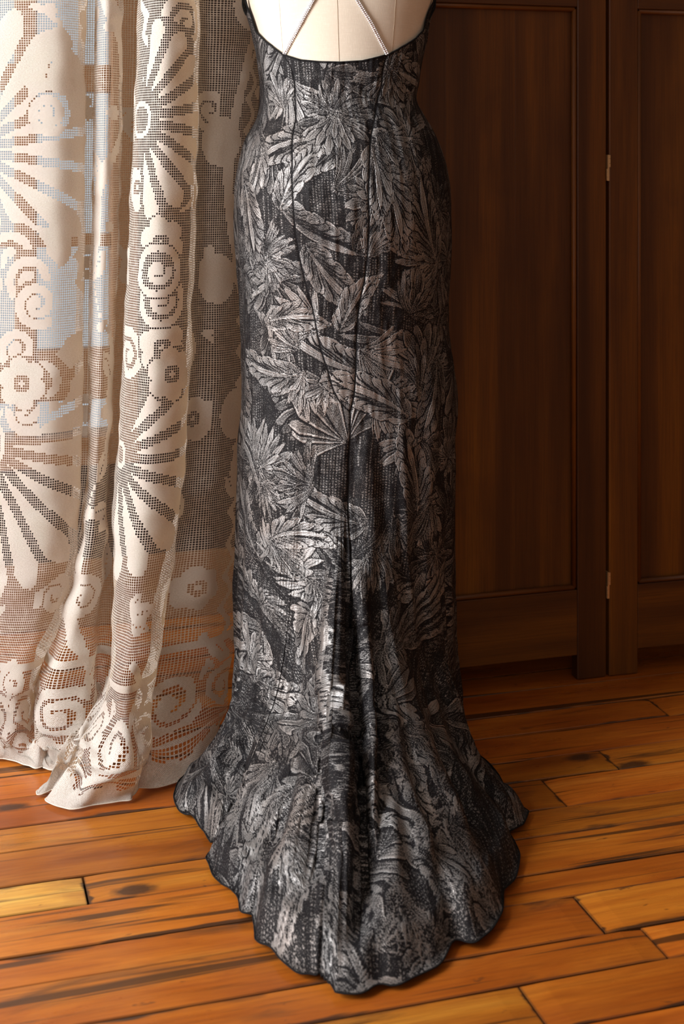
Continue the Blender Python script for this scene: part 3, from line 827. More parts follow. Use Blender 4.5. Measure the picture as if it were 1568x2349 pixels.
marks = [  # x, y, direction in image (0 right, 90 down), spread, lobes, length px
    (770,262,95,250,19,100,.66),(765,255,-60,150,9,70,.6),(870,415,65,80,9,120,.82),(865,300,50,60,6,110,.8),
    (1005,590,175,110,12,140,.88),(1005,560,-110,90,8,90,.8),(1010,620,95,60,5,100,.8),(590,300,100,110,10,105,.82),(650,250,-100,90,7,90,.8),
    (610,590,20,140,11,85,.8),(560,600,-60,120,9,70,.6),(560,620,110,110,8,80,.6),(735,760,215,80,10,130,.9),(700,850,110,130,14,105,.95),(690,800,200,70,8,95,.9),
    (822,800,35,80,10,120,.9),(840,600,-80,40,5,90,.85),(760,880,160,70,6,70,.85),(850,900,45,70,9,130,.85),(960,900,-70,70,7,100,.75),
    (960,1010,130,150,12,110,.75),(940,720,-60,120,9,100,.72),(590,1070,-25,150,13,110,.85),(600,1100,50,90,9,100,.8),(720,1110,190,120,12,105,.7),
    (690,1330,-70,110,11,125,.95),(725,1330,120,120,13,120,.85),(620,1230,70,80,8,90,.8),(590,1380,-20,100,9,90,.8),(570,1520,-35,100,10,95,.9),
    (590,1560,30,90,9,90,.8),(850,1260,80,100,9,110,.75),(900,1180,60,90,9,110,.7),(985,1140,100,70,8,110,.72),(900,1450,75,80,9,120,.75),
    (760,1380,90,50,7,130,1.0),(770,1560,85,40,7,140,1.0),(750,1750,95,60,8,120,1.0),(640,1750,130,110,11,120,.85),(690,1900,120,90,11,120,.95),
    (820,1480,80,40,6,120,.8),(930,1650,70,70,8,110,.75),(940,1850,60,90,10,120,.8),(560,1850,150,90,9,90,.8),(600,1980,140,90,9,100,.8),
    (760,2060,110,90,9,110,.85),(1030,1880,45,80,8,110,.7),(900,2040,80,70,8,110,.75),(1090,2000,20,80,8,80,.75),(680,2150,140,80,8,90,.7),(980,2120,50,80,8,90,.7)]
for x, y, a, s, n, L, lum in marks:
    u, v = uv_at(x, y)
    r_, c_ = locate(x, y); sc = 1/ (F_PX/float(Y[r_, c_]))
    lum *= .88
    fan(u, v, D_(a), D_(s), int(n*1.4)+1, L*sc*1.05, lum, 0.30 if s < 200 else 0.15)
    if s >= 90: fan(u, v, D_(a+random.uniform(-8, 8)), D_(s*.7), int(n*.9)+1, L*sc*.66, lum*1.05, 0.25)
    if s >= 100:
        lobe(u, v, D_(a-s*0.62), L*sc*.85, L*sc*.11, 0.8, lum*1.1, 1)
        lobe(u, v, D_(a-s*0.75), L*sc*.7, L*sc*.08, 0.9, lum, 1)
for x, y, a, L, cu, lum in [(1000,600,-115,190,.5,.8),(940,960,-140,180,-.5,.85),(600,330,80,120,.9,.85),(560,420,60,160,.5,.75),(690,860,170,150,.7,.9),
    (610,740,-20,130,.6,.9),(870,380,60,170,.5,.85),(850,330,75,150,.3,.8),(620,1240,-30,140,.9,.9),(720,1400,150,140,-.6,.85),(600,1560,20,150,-.7,.85),
    (700,560,60,170,-.3,.75),(780,760,-70,130,.5,.9),(960,1180,-95,170,-.4,.75),(890,1500,-80,160,.5,.75),(760,1500,88,170,.1,1.0),(740,1700,95,170,.15,1.0),
    (660,1800,120,150,.4,.95),(880,1700,80,160,-.2,.8),(700,2000,120,150,.5,.95),(960,1900,50,150,-.4,.8),(640,480,-70,150,.5,.85),(1000,820,100,160,.3,.7)]:
    u, v = uv_at(x, y); r_, c_ = locate(x, y); sc = float(Y[r_, c_])/F_PX
    plume(u, v, D_(a), L*sc, lum*.95, cu)
def sample(Uc, Vc):
    xi = np.clip(((Uc+UW/2)/PX), 0, GW-2); yi = np.clip(Vc/PX, 0, GH-2)
    x0 = xi.astype(int); y0 = yi.astype(int); fx = xi-x0; fy = yi-y0
    return (tex[y0, x0]*(1-fx)+tex[y0, x0+1]*fx)*(1-fy)+(tex[y0+1, x0]*(1-fx)+tex[y0+1, x0+1]*fx)*fy
WV = sample(U, V)
WV = WV*(0.92+0.10*gnoise((NR, NPH), (14, 9), 21))
WV = WV*(1-np.clip(SEAMM*1.3, 0, 1))
WV[-2:] *= 0.3
# plain turned edge below the neckline
edge = np.clip(1-(V-V[0:1])/0.0035, 0, 1); WV = WV*(1-edge)

def grid_mesh(name, X, Y, Z, U, V, W, mask, mat, parent=None, close=False):
    """mask selects faces of the grid; only used vertices are kept"""
    nr, nc = X.shape
    idx = np.arange(nr*nc).reshape(nr, nc)
    f = np.stack([idx[:-1, :-1], idx[1:, :-1], idx[1:, 1:], idx[:-1, 1:]], -1)[mask]
    used, inv = np.unique(f, return_inverse=True); inv = inv.reshape(-1, 4)
    co = np.stack([X, Y, Z], -1).reshape(-1, 3)[used]
    me = bpy.data.meshes.new(name)
    me.vertices.add(len(used)); me.vertices.foreach_set('co', co.astype(np.float32).ravel())
    me.loops.add(inv.size); me.loops.foreach_set('vertex_index', inv.astype(np.int32).ravel())
    me.polygons.add(len(inv)); me.polygons.foreach_set('loop_start', np.arange(0, inv.size, 4, dtype=np.int32))
    me.polygons.foreach_set('use_smooth', np.ones(len(inv), bool))
    uvl = me.uv_layers.new(name='UVMap')
    uv = np.stack([U, V], -1).reshape(-1, 2)[used][inv.ravel()]
    uvl.data.foreach_set('uv', uv.astype(np.float32).ravel())
    if W is not None:
        a = me.attributes.new('weave', 'FLOAT', 'POINT'); a.data.foreach_set('value', W.reshape(-1)[used].astype(np.float32))
    me.materials.append(mat); me.update(calc_edges=True); me.validate()
    o = bpy.data.objects.new(name, me); link(o)
    if parent is not None:
        o.parent = parent; o.matrix_parent_inverse = parent_inv(parent)
    return o
dress = empty('evening_dress', (AX, AY, 0))
tag(dress, 'backless black evening dress with woven silver feather leaves and long train on the floorboards', 'dress')
fr = rows[:-1]+.5; fc = cols[:, :-1]+.5
sL = SEAMC['L'][1][:-1, None]; sR = SEAMC['R'][1][:-1, None]; sC = SEAMC['C'][1][:-1, None]
rl = SEAMC['L'][0][-1]
upper = fr < rl
left_edge = np.where(upper, sL, sC); right_edge = np.where(upper, sR, sC)
mL = (fc < left_edge); mR = (fc >= np.maximum(right_edge, left_edge)) ; mC = ~(mL | mR)
o = grid_mesh('back_panel', X2, Y2, Z2, U, V, WV, mC, M_DRESS, dress); o['label'] = 'tapering centre back panel between the two long seams'
o = grid_mesh('side_panel', X2, Y2, Z2, U, V, WV, mL, M_DRESS, dress); o['label'] = 'left back panel with left half of the train'
o = grid_mesh('side_panel', X2, Y2, Z2, U, V, WV, mR, M_DRESS, dress); o['label'] = 'right back panel with right half of the train'
# front half, away from the camera
PHF = np.linspace(1.72, 2*math.pi-1.72, 90)
PHF_w = np.where(PHF > math.pi, PHF-2*math.pi, PHF)
ordr = PHF_w
Xf, Yf, Zf = surface(ordr, 120, 90)
Pf = np.stack([Xf, Yf, Zf], -1)
# match end columns to the back grid
def resample_col(colX, colY, colZ, n1, n2):
    a = np.linspace(0, NU-1, n1); b = NU-1+np.arange(1, n2+1)/n2*(NL)
    r = np.concatenate([a, b])
    return [np.interp(r, np.arange(NR), c) for c in (colX, colY, colZ)]
for ci, cb in ((0, -1), (-1, 0)):
    a, b, c = resample_col(X2[:, cb], Y2[:, cb], Z2[:, cb], 120, 90)
    Xf[:, ci], Yf[:, ci], Zf[:, ci] = a, b, c
Zf = np.maximum(Zf, 0.006)
uf = np.tile(np.linspace(0, .6, 90)[None, :], (210, 1)); vf = 1.32-Zf
grid_mesh('front_panel', Xf, Yf, Zf, uf, vf, np.full(Xf.shape, .45), np.ones((209, 89), bool), M_DRESS, dress)
# neckline binding and the narrow edge of the hem
def edge_tube(name, row, r, mat, step=3, z_off=0.0, c0=0, c1=NPH):
    bm = bmesh.new(); pts = [(X2[row, c], Y2[row, c], Z2[row, c]+z_off) for c in range(c0, c1, step)]
    add_tube(bm, pts, r, 8); return bm_obj(name, bm, mat, dress, smooth=True)
edge_tube('neckline_binding', 0, 0.0013, M_BLACK)
edge_tube('hem_edge', NR-1, 0.0010, M_BLACK, 1)
for nm in ('L', 'R', 'C'):
    r, cc = SEAMC[nm]
    bm = bmesh.new(); pts = []
    for rr in range(int(r[0]), int(r[-1]) if nm != 'C' else int(r[0]+(r[-1]-r[0])*.3), 5):
        c = cc[rr]; c0 = int(c); f_ = c-c0
        p = np.array([X2[rr, c0]*(1-f_)+X2[rr, c0+1]*f_, Y2[rr, c0]*(1-f_)+Y2[rr, c0+1]*f_, Z2[rr, c0]*(1-f_)+Z2[rr, c0+1]*f_])
        pts.append(p + N[rr, c0]*-0.0001)
    add_tube(bm, pts, 0.00042 if nm != 'C' else .0003, 6); bm_obj('seam', bm, M_BLACK, dress, smooth=True)

# ------------------------------------------------------------------ dress form
form = empty('dress_form', (AX, AY, 0))
tag(form, 'cream linen dress form on a black wheeled stand, wearing the black dress', 'dress form')
tz = [.78, .86, .92, .98, 1.04, 1.10, 1.16, 1.22, 1.26, 1.32, 1.38, 1.44, 1.49, 1.53, 1.555, 1.575, 1.60, 1.65, 1.69]
ta = [.158, .166, .170, .160, .135, .1235, .131, .146, .154, .166, .172, .178, .172, .130, .080, .060, .054, .052, .052]
tb = [.13, .145, .150, .138, .112, .092, .093, .102, .108, .112, .114, .108, .095, .078, .064, .058, .055, .053, .053]
tf = [.11, .11, .11, .107, .100, .095, .100, .115, .125, .140, .135, .115, .098, .080, .066, .058, .055, .053, .053]
NZ, NA = 150, 160
zz = np.linspace(tz[0], tz[-1], NZ)[::-1]; aa = np.linspace(-math.pi, math.pi, NA)
c0, a0 = profile(zz)
wz = np.clip((1.30-zz)/.04, 0, 1)
cc_ = c0*np.clip((1.36-zz)/.1, 0, 1)+.003*(1-np.clip((1.36-zz)/.1, 0, 1))
av = spline(zz, tz, ta)
av = np.where(zz < 1.27, a0-.0025, av)
bk = np.where(zz < 1.27, back_depth(zz)-.002, spline(zz, tz, tb)); ft = np.where(zz < 1.27, front_depth(zz)-.003, spline(zz, tz, tf))
for arr in (av, bk, ft, cc_):
    for _ in range(8): arr[1:-1] = (arr[:-2]+arr[1:-1]+arr[2:])/3
S = np.sin(aa)[None, :]; C = np.cos(aa)[None, :]
TX = cc_[:, None]+av[:, None]*S; TY = AY-np.where(C > 0, bk[:, None], ft[:, None])*C; TZ = zz[:, None]+0*S
# fine seam grooves: centre back and the princess seams
def seam_px(z, pts): 
    zs = np.array([zpx(y, AY-.1) for _, y in pts]); xs = np.array([xpx(x, AY-.1) for x, _ in pts]); o = np.argsort(zs)
    return np.interp(z, zs[o], xs[o])
torso = grid_mesh('torso', TX, TY, TZ, aa[None, :]*.16+0*TX, TZ, None, np.ones((NZ-1, NA-1), bool), M_LINEN, form)
def body_seam(pts_px, name='seam', r=0.0005):
    bm = bmesh.new(); pts = []
    for x, y in pts_px:
        zt_ = zpx(y, AY-.1); 
        i = int(np.argmin(abs(zz-zt_))); 
        # find angle whose projection is x
        pxs = CX+TX[i]/TY[i]*F_PX; m = np.cos(aa) > 0.0
        j = np.where(m)[0][np.argmin(abs(pxs[m]-x))]
        jn = j+1 if pxs[j] < x else j-1
        f_ = abs(x-pxs[j])/max(1e-6, abs(pxs[jn]-pxs[j])); f_ = min(f_, 1)
        p = [TX[i, j]*(1-f_)+TX[i, jn]*f_, TY[i, j]*(1-f_)+TY[i, jn]*f_, TZ[i, j]]
        pts.append(p)
    add_tube(bm, pts, r, 6); return bm_obj(name, bm, M_SEAM, form, smooth=True)
body_seam([(772, y) for y in range(-380, 0, 20)]+[(773+ (y/160)*5, y) for y in range(0, 240, 12)])
body_seam([(907-(y/125)*9+ (0 if y > -100 else 0), y) for y in range(-340, 220, 14)])
body_seam([(640+(y/125)*9, y) for y in range(-340, 220, 14)], r=.0003)
bm = bmesh.new(); add_tube(bm, [(AX-.001, AY, 1.688), (AX-.001, AY, 1.694), (AX-.001, AY, 1.70)], [.0535, .0535, .049], 40)
bm_obj('neck_cap', bm, M_LINEN, form, smooth=False)
bm = bmesh.new(); add_tube(bm, [(AX, AY+.02, .125), (AX, AY+.02, .79)], .016, 20); bm_obj('pole', bm, M_IRON, form, smooth=True)
bm = bmesh.new()
c0_, a0_ = profile(np.array(.78)); pts = []
add_tube(bm, [(AX, AY+.01, .775), (AX, AY+.01, .781)], .115, 40); bm_obj('base_plate', bm, M_IRON, form)
bm = bmesh.new(); add_tube(bm, [(AX, AY+.02, .07), (AX, AY+.02, .10), (AX, AY+.02, .14)], [.045, .04, .02], 20); bm_obj('hub', bm, M_IRON, form, smooth=True)
cw, cz = 0.021, 0.0215
fx, fy = floor_pt(1034, 1654)
feet = [(fx-.006, fy), (-.165, AY+.10), (-.12, AY-.09), (.13, AY-.085)]
for i, (x, y) in enumerate(feet):
    x0, y0 = AX, AY+.02
    dirn = Vector((x-x0, y-y0, 0)).normalized()
    bm = bmesh.new(); pts = [Vector((x0, y0, .10))+dirn*.03, Vector((x0, y0, .092)).lerp(Vector((x, y, .08)), .5), Vector((x, y, .062)), Vector((x, y, .045))]
    add_tube(bm, pts, [.012, .0105, .009, .008], 10); bm_obj('leg', bm, M_IRON, form, smooth=True)
    bm = bmesh.new(); side = Vector((-dirn.y, dirn.x, 0)) if i else Vector((0, -1, 0))
    add_tube(bm, [Vector((x, y, cz))-side*.011, Vector((x, y, cz))-side*.009, Vector((x, y, cz))+side*.009, Vector((x, y, cz))+side*.011], [cw-.003, cw, cw, cw-.003], 20)
    bm_obj('caster', bm, M_RUBBER, form, smooth=False)

# rhinestone straps crossing over the bare back, carried on over the shoulders
def strap(path, name='strap'):
    """path: measured points; laid on the torso, then sampled every 3.2 mm"""
    P3 = []
    for x, y in path:
        zt_ = zpx(y, AY-.1)
        for _ in range(3):
            i = int(np.clip(np.argmin(abs(zz-zt_)), 1, NZ-2)); pxs = CX+TX[i]/TY[i]*F_PX; m = np.where(np.cos(aa) > 0.05)[0]
            j = m[np.argmin(abs(pxs[m]-x))]; zt_ = zpx(y, TY[i, j])
        yy_ = TY[i, j]
        P3.append(Vector(((x-CX)/F_PX*yy_, yy_-.0035, zt_)))
    pts = []
    L = [0]
    for a, b in zip(P3, P3[1:]): L.append(L[-1]+(b-a).length)
    n = int(L[-1]/.0033); s = np.linspace(0, L[-1], n)
    arr = np.array([[p.x, p.y, p.z] for p in P3])
    pos = np.stack([np.interp(s, L, arr[:, k]) for k in range(3)], -1)
    bm = bmesh.new()
    add_tube(bm, [Vector(p)+Vector((0, .0008, 0)) for p in pos[::2]], .0016, 6)
    st_ = bm_obj(name, bm, M_STEEL, dress, smooth=True); st_['label'] = 'thin double row rhinestone strap'
    bm = bmesh.new(); r = .00158
    bs = bmesh.new()
    for i, p in enumerate(pos):
        t = Vector(pos[min(i+1, n-1)])-Vector(pos[max(i-1, 0)]); t.normalize()
        nrm = Vector((p[0]*2, -1, 0)).normalized(); sd = t.cross(nrm).normalized()
        for sgn in (-1, 1):
            c = Vector(p)+sd*sgn*.00165; rot = random.uniform(0, .8)
            tilt = Vector((random.gauss(0, .22), 0, random.gauss(0, .22)))
            nn = (nrm+tilt).normalized()
            t2 = (t-nn*t.dot(nn)).normalized(); s2 = nn.cross(t2)
            K = 8
            def ring(rad, hgt, ph0): return [bm.verts.new(c+nn*hgt+(t2*math.cos(2*math.pi*k/K+ph0)+s2*math.sin(2*math.pi*k/K+ph0))*rad) for k in range(K)]
            r0, r1, r2 = ring(r*.8, -.0006, rot), ring(r, .0004, rot), ring(r*.55, .0012, rot+math.pi/K)
            for k in range(K):
                bm.faces.new((r0[k], r0[(k+1) % K], r1[(k+1) % K], r1[k]))
                bm.faces.new((r1[k], r1[(k+1) % K], r2[k])); bm.faces.new((r2[k], r1[(k+1) % K], r2[(k+1) % K]))
            bm.faces.new(r2)
    o = bm_obj('rhinestones', bm, M_STONE, None); o.parent = st_; o['kind'] = 'stuff'
    return st_
strap([(652,124),(690,52),(718,0),(757,-68),(800,-140),(850,-225),(895,-300),(906,-340)])
strap([(887,124),(850,52),(818,0),(776,-68),(733,-140),(683,-225),(640,-300),(629,-340)])

# ------------------------------------------------------------------ lace curtain
# control columns across the cloth: (pixel x, distance) at several heights
ZR = [2.30, 1.30, 0.83, 0.58, 0.40, 0.25, 0.115, 0.045, 0.006]
COLS = [
 # z=2.3      1.26         .83          .58          .40          .25          .11          .045         hem
 [(-150,2.42),(-150,2.42),(-150,2.42),(-150,2.42),(-150,2.42),(-150,2.40),(-150,2.38),(-150,2.36),(-150,2.345)],
 [(-60,2.33),(-60,2.33),(-60,2.33),(-60,2.33),(-60,2.33),(-60,2.325),(-60,2.315),(-60,2.315),(-60,2.335)],
 [(50,2.300),(50,2.300),(48,2.300),(42,2.298),(36,2.295),(20,2.295),(-5,2.292),(-5,2.285),(15,2.308)],
 [(145,2.305),(145,2.305),(140,2.305),(130,2.305),(122,2.305),(100,2.300),(45,2.287),(40,2.287),(62,2.288)],
 [(196,2.345),(196,2.345),(191,2.345),(187,2.345),(180,2.345),(152,2.335),(76,2.318),(78,2.315),(96,2.284)],
 [(188,2.415),(188,2.415),(184,2.415),(178,2.415),(170,2.410),(138,2.39),(72,2.37),(76,2.345),(112,2.283)],
 [(214,2.425),(214,2.425),(206,2.425),(200,2.420),(190,2.415),(150,2.40),(86,2.37),(88,2.335),(124,2.281)],
 [(220,2.360),(220,2.360),(209,2.360),(203,2.360),(194,2.355),(150,2.34),(92,2.315),(94,2.29),(134,2.281)],
 [(247,2.325),(247,2.325),(237,2.325),(228,2.325),(214,2.320),(182,2.31),(128,2.288),(130,2.277),(150,2.277)],
 [(278,2.350),(278,2.350),(266,2.350),(252,2.350),(238,2.345),(222,2.33),(190,2.305),(180,2.29),(160,2.26)],
 [(286,2.420),(286,2.420),(276,2.420),(264,2.418),(250,2.41),(240,2.39),(225,2.35),(205,2.315),(140,2.235)],
 [(306,2.430),(306,2.430),(288,2.430),(276,2.425),(258,2.415),(252,2.39),(232,2.34),(190,2.290),(112,2.205)],
 [(318,2.345),(318,2.345),(292,2.345),(276,2.345),(259,2.335),(262,2.31),(236,2.275),(196,2.245),(108,2.178)],
 [(334,2.270),(334,2.270),(306,2.268),(290,2.265),(270,2.255),(268,2.235),(246,2.205),(215,2.180),(135,2.140)],
 [(385,2.235),(385,2.235),(362,2.232),(348,2.230),(325,2.220),(305,2.205),(285,2.178),(262,2.150),(195,2.122)],
 [(438,2.262),(438,2.262),(424,2.260),(412,2.258),(392,2.250),(362,2.235),(333,2.205),(318,2.180),(285,2.142)],
 [(458,2.325),(458,2.325),(446,2.325),(432,2.322),(411,2.315),(380,2.300),(350,2.270),(328,2.240),(312,2.170)],
 [(450,2.395),(450,2.395),(438,2.395),(424,2.392),(404,2.385),(368,2.365),(335,2.330),(322,2.275),(318,2.205)],
 [(480,2.420),(480,2.420),(468,2.420),(456,2.415),(440,2.405),(415,2.385),(390,2.350),(374,2.290),(372,2.208)],
 [(530,2.430),(530,2.430),(500,2.430),(500,2.425),(480,2.415),(468,2.400),(445,2.375),(432,2.330),(438,2.238)],
 [(575,2.445),(575,2.445),(540,2.450),(535,2.450),(520,2.440),(505,2.425),(490,2.400),(482,2.370),(490,2.325)],
 [(606,2.470),(606,2.470),(575,2.490),(575,2.490),(560,2.485),(545,2.475),(530,2.450),(520,2.430),(520,2.400)],
]
extra = []
for px_, d_ in ((-720, 2.36), (-660, 2.30), (-590, 2.34), (-560, 2.42), (-520, 2.42), (-500, 2.33), (-440, 2.29), (-370, 2.33), (-345, 2.42), (-305, 2.43), (-285, 2.34), (-240, 2.30), (-190, 2.35)):
    extra.append([(px_, d_)]*6+[(px_, d_-.015), (px_, d_-.03), (px_, d_-.055)])
COLS = extra+COLS
C3 = np.array(COLS, float)                       # (nc, nr, 2)
pxs, dep = C3[..., 0], C3[..., 1]
# beyond the top of the frame the cloth goes straight up
XX = (pxs-CX)/F_PX*dep; YY = dep
CELL = 0.0039
# rows: arc length down
nc, nrw = XX.shape
knot_c = np.zeros(nc); mid = 2
for i in range(1, nc): knot_c[i] = knot_c[i-1]+math.hypot(XX[i, mid]-XX[i-1, mid], YY[i, mid]-YY[i-1, mid])
fine = np.linspace(0, knot_c[-1], 4000)
fx_, fy_ = spline(fine, knot_c, XX[:, mid]), spline(fine, knot_c, YY[:, mid])
arc = np.concatenate([[0], np.cumsum(np.hypot(np.diff(fx_), np.diff(fy_)))])
NCU = int(arc[-1]/CELL)
us = np.interp(np.arange(NCU+1)/NCU*arc[-1], arc, fine)
zarr = np.array(ZR)
# vertical knots: arc length of an average column
kr = np.zeros(nrw)
for j in range(1, nrw):
    kr[j] = kr[j-1]+np.mean(np.sqrt((XX[:, j]-XX[:, j-1])**2+(YY[:, j]-YY[:, j-1])**2+(zarr[j]-zarr[j-1])**2))
NRU = int(kr[-1]/(CELL*1.02))
vs_ = np.linspace(0, kr[-1], NRU+1)
A = np.stack([spline(us, knot_c, XX[:, j]) for j in range(nrw)], 0)      # (nrw, ncu)
B = np.stack([spline(us, knot_c, YY[:, j]) for j in range(nrw)], 0)
CXg = spline(vs_, kr, A); CYg = spline(vs_, kr, B); CZg = np.interp(vs_, kr, zarr)[:, None] + 0*CXg
# smooth z profile near the floor
zc1 = spline(vs_, kr, zarr[:, None])[:, 0]; CZg = np.where(vs_[:, None] > kr[5], np.minimum(CZg, 9), CZg)
CZg = np.clip(zc1, .006, None)[:, None] + 0*CXg
Nc = np.gradient(np.stack([CXg, CYg], -1), axis=1); nx = Nc[..., 1]; ny = -Nc[..., 0]; nl = np.hypot(nx, ny)+1e-9
nx, ny = nx/nl, ny/nl
low = np.clip((0.55-CZg)/0.5, 0, 1)
wr = gnoise(CXg.shape, (60, 30), 11)*0.0022*(0.5+1.6*low) + gnoise(CXg.shape, (110, 90), 12)*0.0007 + gnoise(CXg.shape, (34, 12), 13)*0.005*low + gnoise(CXg.shape, (48, 60), 17)*0.006*np.clip((0.22-CZg)/.2, 0, 1)
CXg += nx*wr; CYg += ny*wr
lump = gnoise(CXg.shape, (90, 46), 14)
near = np.clip((0.13-CZg)/.1, 0, 1)*np.clip((vs_[-1]-vs_[:, None])/.03, 0, 1)
CZg = np.maximum(CZg+near*(np.abs(lump)*.016), .0055)

# stitch chart: 1 = darned cell, 0 = open net; drawn in cells
ci_ = np.arange(NCU)+.5; ri_ = np.arange(NRU)+.5
CU, CV = np.meshgrid(ci_, ri_)
fill = np.zeros((NRU, NCU), bool)
csx, csy = project((CXg[1:, 1:]+CXg[:-1, :-1])/2, (CYg[1:, 1:]+CYg[:-1, :-1])/2, (CZg[1:, 1:]+CZg[:-1, :-1])/2)
def at(x, y, near_front=True):
    d = (csx-x)**2+(csy-y)**2 + ((CYg[1:, 1:]-2.1)*60)**2
    k = int(np.argmin(d)); return k % NCU+.5, k//NCU+.5
def disc(cx, cy, r, val=True, sq=1.0):
    fill[((CU-cx)**2+((CV-cy)/sq)**2) < r*r] = val
def ringc(cx, cy, r0, r1):
    d = np.hypot(CU-cx, CV-cy); fill[(d < r1) & (d > r0)] = True
def leafc(cx, cy, ang, L, w, rib=True, val=True):
    dx, dy = CU-cx, CV-cy; a = (dx*math.cos(ang)+dy*math.sin(ang))/L; b = (-dx*math.sin(ang)+dy*math.cos(ang))/w
    m = (a > 0) & (a < 1) & (np.abs(b) < np.sin(np.clip(a, 0, 1)**.8*math.pi*.93+.1))
    fill[m] = val
    if rib: fill[m & (np.abs(b*w) < .6) & (a > .15) & (a < .8) & ((np.floor(a*L) % 2) == 0)] = False
def fanc(cx, cy, a0, a1, n, r0, r1, gapw=2.0):
    dx, dy = CU-cx, CV-cy; r = np.hypot(dx, dy); th = np.arctan2(dy, dx); th = (th-a0) % (2*math.pi)
    sp = (a1-a0); k = th/sp*n; m = (th < sp); f = k % 1
    lim = r1*(0.80+.20*np.sin(np.clip(f, 0, 1)*math.pi))
    bend = np.abs(f-.5)
    inside = m & (r > r0) & (r < lim); gap = (0.5-bend)*sp/n*r < gapw
    fill[m & (r < r1*1.04)] = False
    fill[inside & ~gap] = True
    fill[(r < r0) & (r > r0-2.2)] = True
def scroll(cx, cy, r, turns=1.4, w=1.6, ph0=0.0, hand=1):
    for t in np.linspace(0, 1, int(40*turns+r*4)):
        a = ph0+hand*t*turns*2*math.pi; rr = r*(1-t*.82); disc(cx+rr*math.cos(a), cy+rr*math.sin(a), w*(1-.3*t)+.3)
    disc(cx, cy, 1.6)
def flower(cx, cy, r, n=6):
    for k in range(n):
        a = 2*math.pi*k/n+.3; disc(cx+r*.62*math.cos(a), cy+r*.62*math.sin(a), r*.40)
    disc(cx, cy, r*.34, False); disc(cx, cy, 1.1)
def ribbon(pts, w=2.0):
    for (x0, y0), (x1, y1) in zip(pts, pts[1:]):
        n = int(max(abs(x1-x0), abs(y1-y0))*2)+1
        for t in np.linspace(0, 1, n): disc(x0+(x1-x0)*t, y0+(y1-y0)*t, w)
rs = random.Random(5)
# filler motifs all over, on a loose lattice
for j in range(-1, NRU//34+2):
    for i in range(-1, NCU//30+2):
        x = i*30+(j % 2)*15+rs.uniform(-4, 4); y = j*34+rs.uniform(-4, 4); t = rs.random()
        if t < .30: scroll(x, y, rs.uniform(8, 12), 1.5, 1.7, rs.uniform(0, 6), rs.choice((-1, 1)))
        elif t < .52: flower(x, y, rs.uniform(7, 10), rs.choice((5, 6, 7)))
        elif t < .72:
            a = rs.uniform(0, 6.28)
            for k in (-.7, 0, .7): leafc(x, y, a+k, rs.uniform(11, 17), rs.uniform(3, 4.6))
        elif t < .86: ribbon([(x-9, y-12), (x-3, y-5), (x+4, y), (x+1, y+8), (x+9, y+14)], 1.9)
# large fans of the front panel and of the third fold
def fan_at(x, y, a0, a1, n, r0, r1):
    cx, cy = at(x, y); fanc(cx, cy, D_(a0), D_(a1), n, r0, r1)
fan_at(-60, 345, -78, 78, 9, 10, 62); fan_at(-40, 1010, -50, 88, 9, 12, 66)
fan_at(322, 275, -85, 85, 9, 8, 42); fan_at(275, 1040, -60, 95, 8, 6, 50)
for x, y, a, L, w in ((165,215,-100,20,9),(168,175,60,16,8),(150,520,120,24,9),(130,60,80,16,6),(90,110,100,20,5),(60,520,45,16,5)):
    cx, cy = at(x, y); leafc(cx, cy, D_(a), L, w, False)
for x, y, r in ((30,590,13),(70,640,11),(85,700,9),(40,800,9),(95,880,11),(60,940,9),(110,260,8)):
    cx, cy = at(x, y); disc(cx, cy, r*1.15, False); scroll(cx, cy, r, 1.6, 1.8, 1.0, 1)
for x, y in ((375,800),(395,860),(370,560),(50,880)):
    cx, cy = at(x, y); disc(cx, cy, 12, False); flower(cx, cy, 11, 6)
for x, y in ((370,690),(360,620),(240,60),(245,640)):
    cx, cy = at(x, y); disc(cx, cy, 12, False); ringc(cx, cy, 8.0, 11); scroll(cx, cy, 5, 1.1, 1.3)
# narrow second fold: a snaking ribbon with leaves
cx0, _ = at(246, 500)
m = (np.abs(CU-cx0) < 15); fill[m & (CV < NRU*.80)] = False
for y in range(0, NRU, 3):
    x = cx0+9*math.sin(y/21.0)+2*math.sin(y/7); disc(x, y, 2.6+1.6*math.sin(y/13))
    if y % 42 < 3: leafc(x, y, D_(-60 if (y//42) % 2 else 235), 14, 4.2); disc(x-5, y+14, 3.2); disc(x+6, y+20, 2.4)
# right-hand shaded length: plain net, ribbon, ladder of dashes, zigzag border
xa, _ = at(470, 500); xb, _ = at(508, 350); xc, _ = at(545, 300); xd, _ = at(575, 200)
m = (CU > xa+4) & (CV < NRU*.80); fill[m] = False
ys = np.arange(NRU)
x1 = xa+17+7*np.sin(ys/30.0)
for y in range(0, int(NRU*.8), 2): disc(x1[y], y, 2.4)
for y in range(0, int(NRU*.8), 60): disc(x1[y]-7, y+20, 9, True, 1.2)
lad0 = at(533, 120)[0]
lw = 6+5*np.abs(np.sin(ys/44.0))
mm = (np.abs(CU-(lad0+3*np.sin(CV/40))) < lw[:, None][:, 0][np.clip(CV.astype(int), 0, NRU-1)]) & (np.floor(CV) % 3 != 0) & (CV < NRU*.86) & (CU > xa+24)
fill[mm] = True
for y in range(0, NRU, 1):
    zx = lad0+13+3.2*(abs((y/7.0) % 2-1)-.5)*2
    if zx < NCU-4: disc(zx, y, 1.5)
for y in range(10, int(NRU*.97), 24):
    x = lad0+23
    leafc(x, y, 0, 9, 3.0, False); leafc(x, y, math.pi, 8, 3.0, False); leafc(x, y, D_(90), 8, 2.6, False); leafc(x, y, D_(-90), 8, 2.6, False)
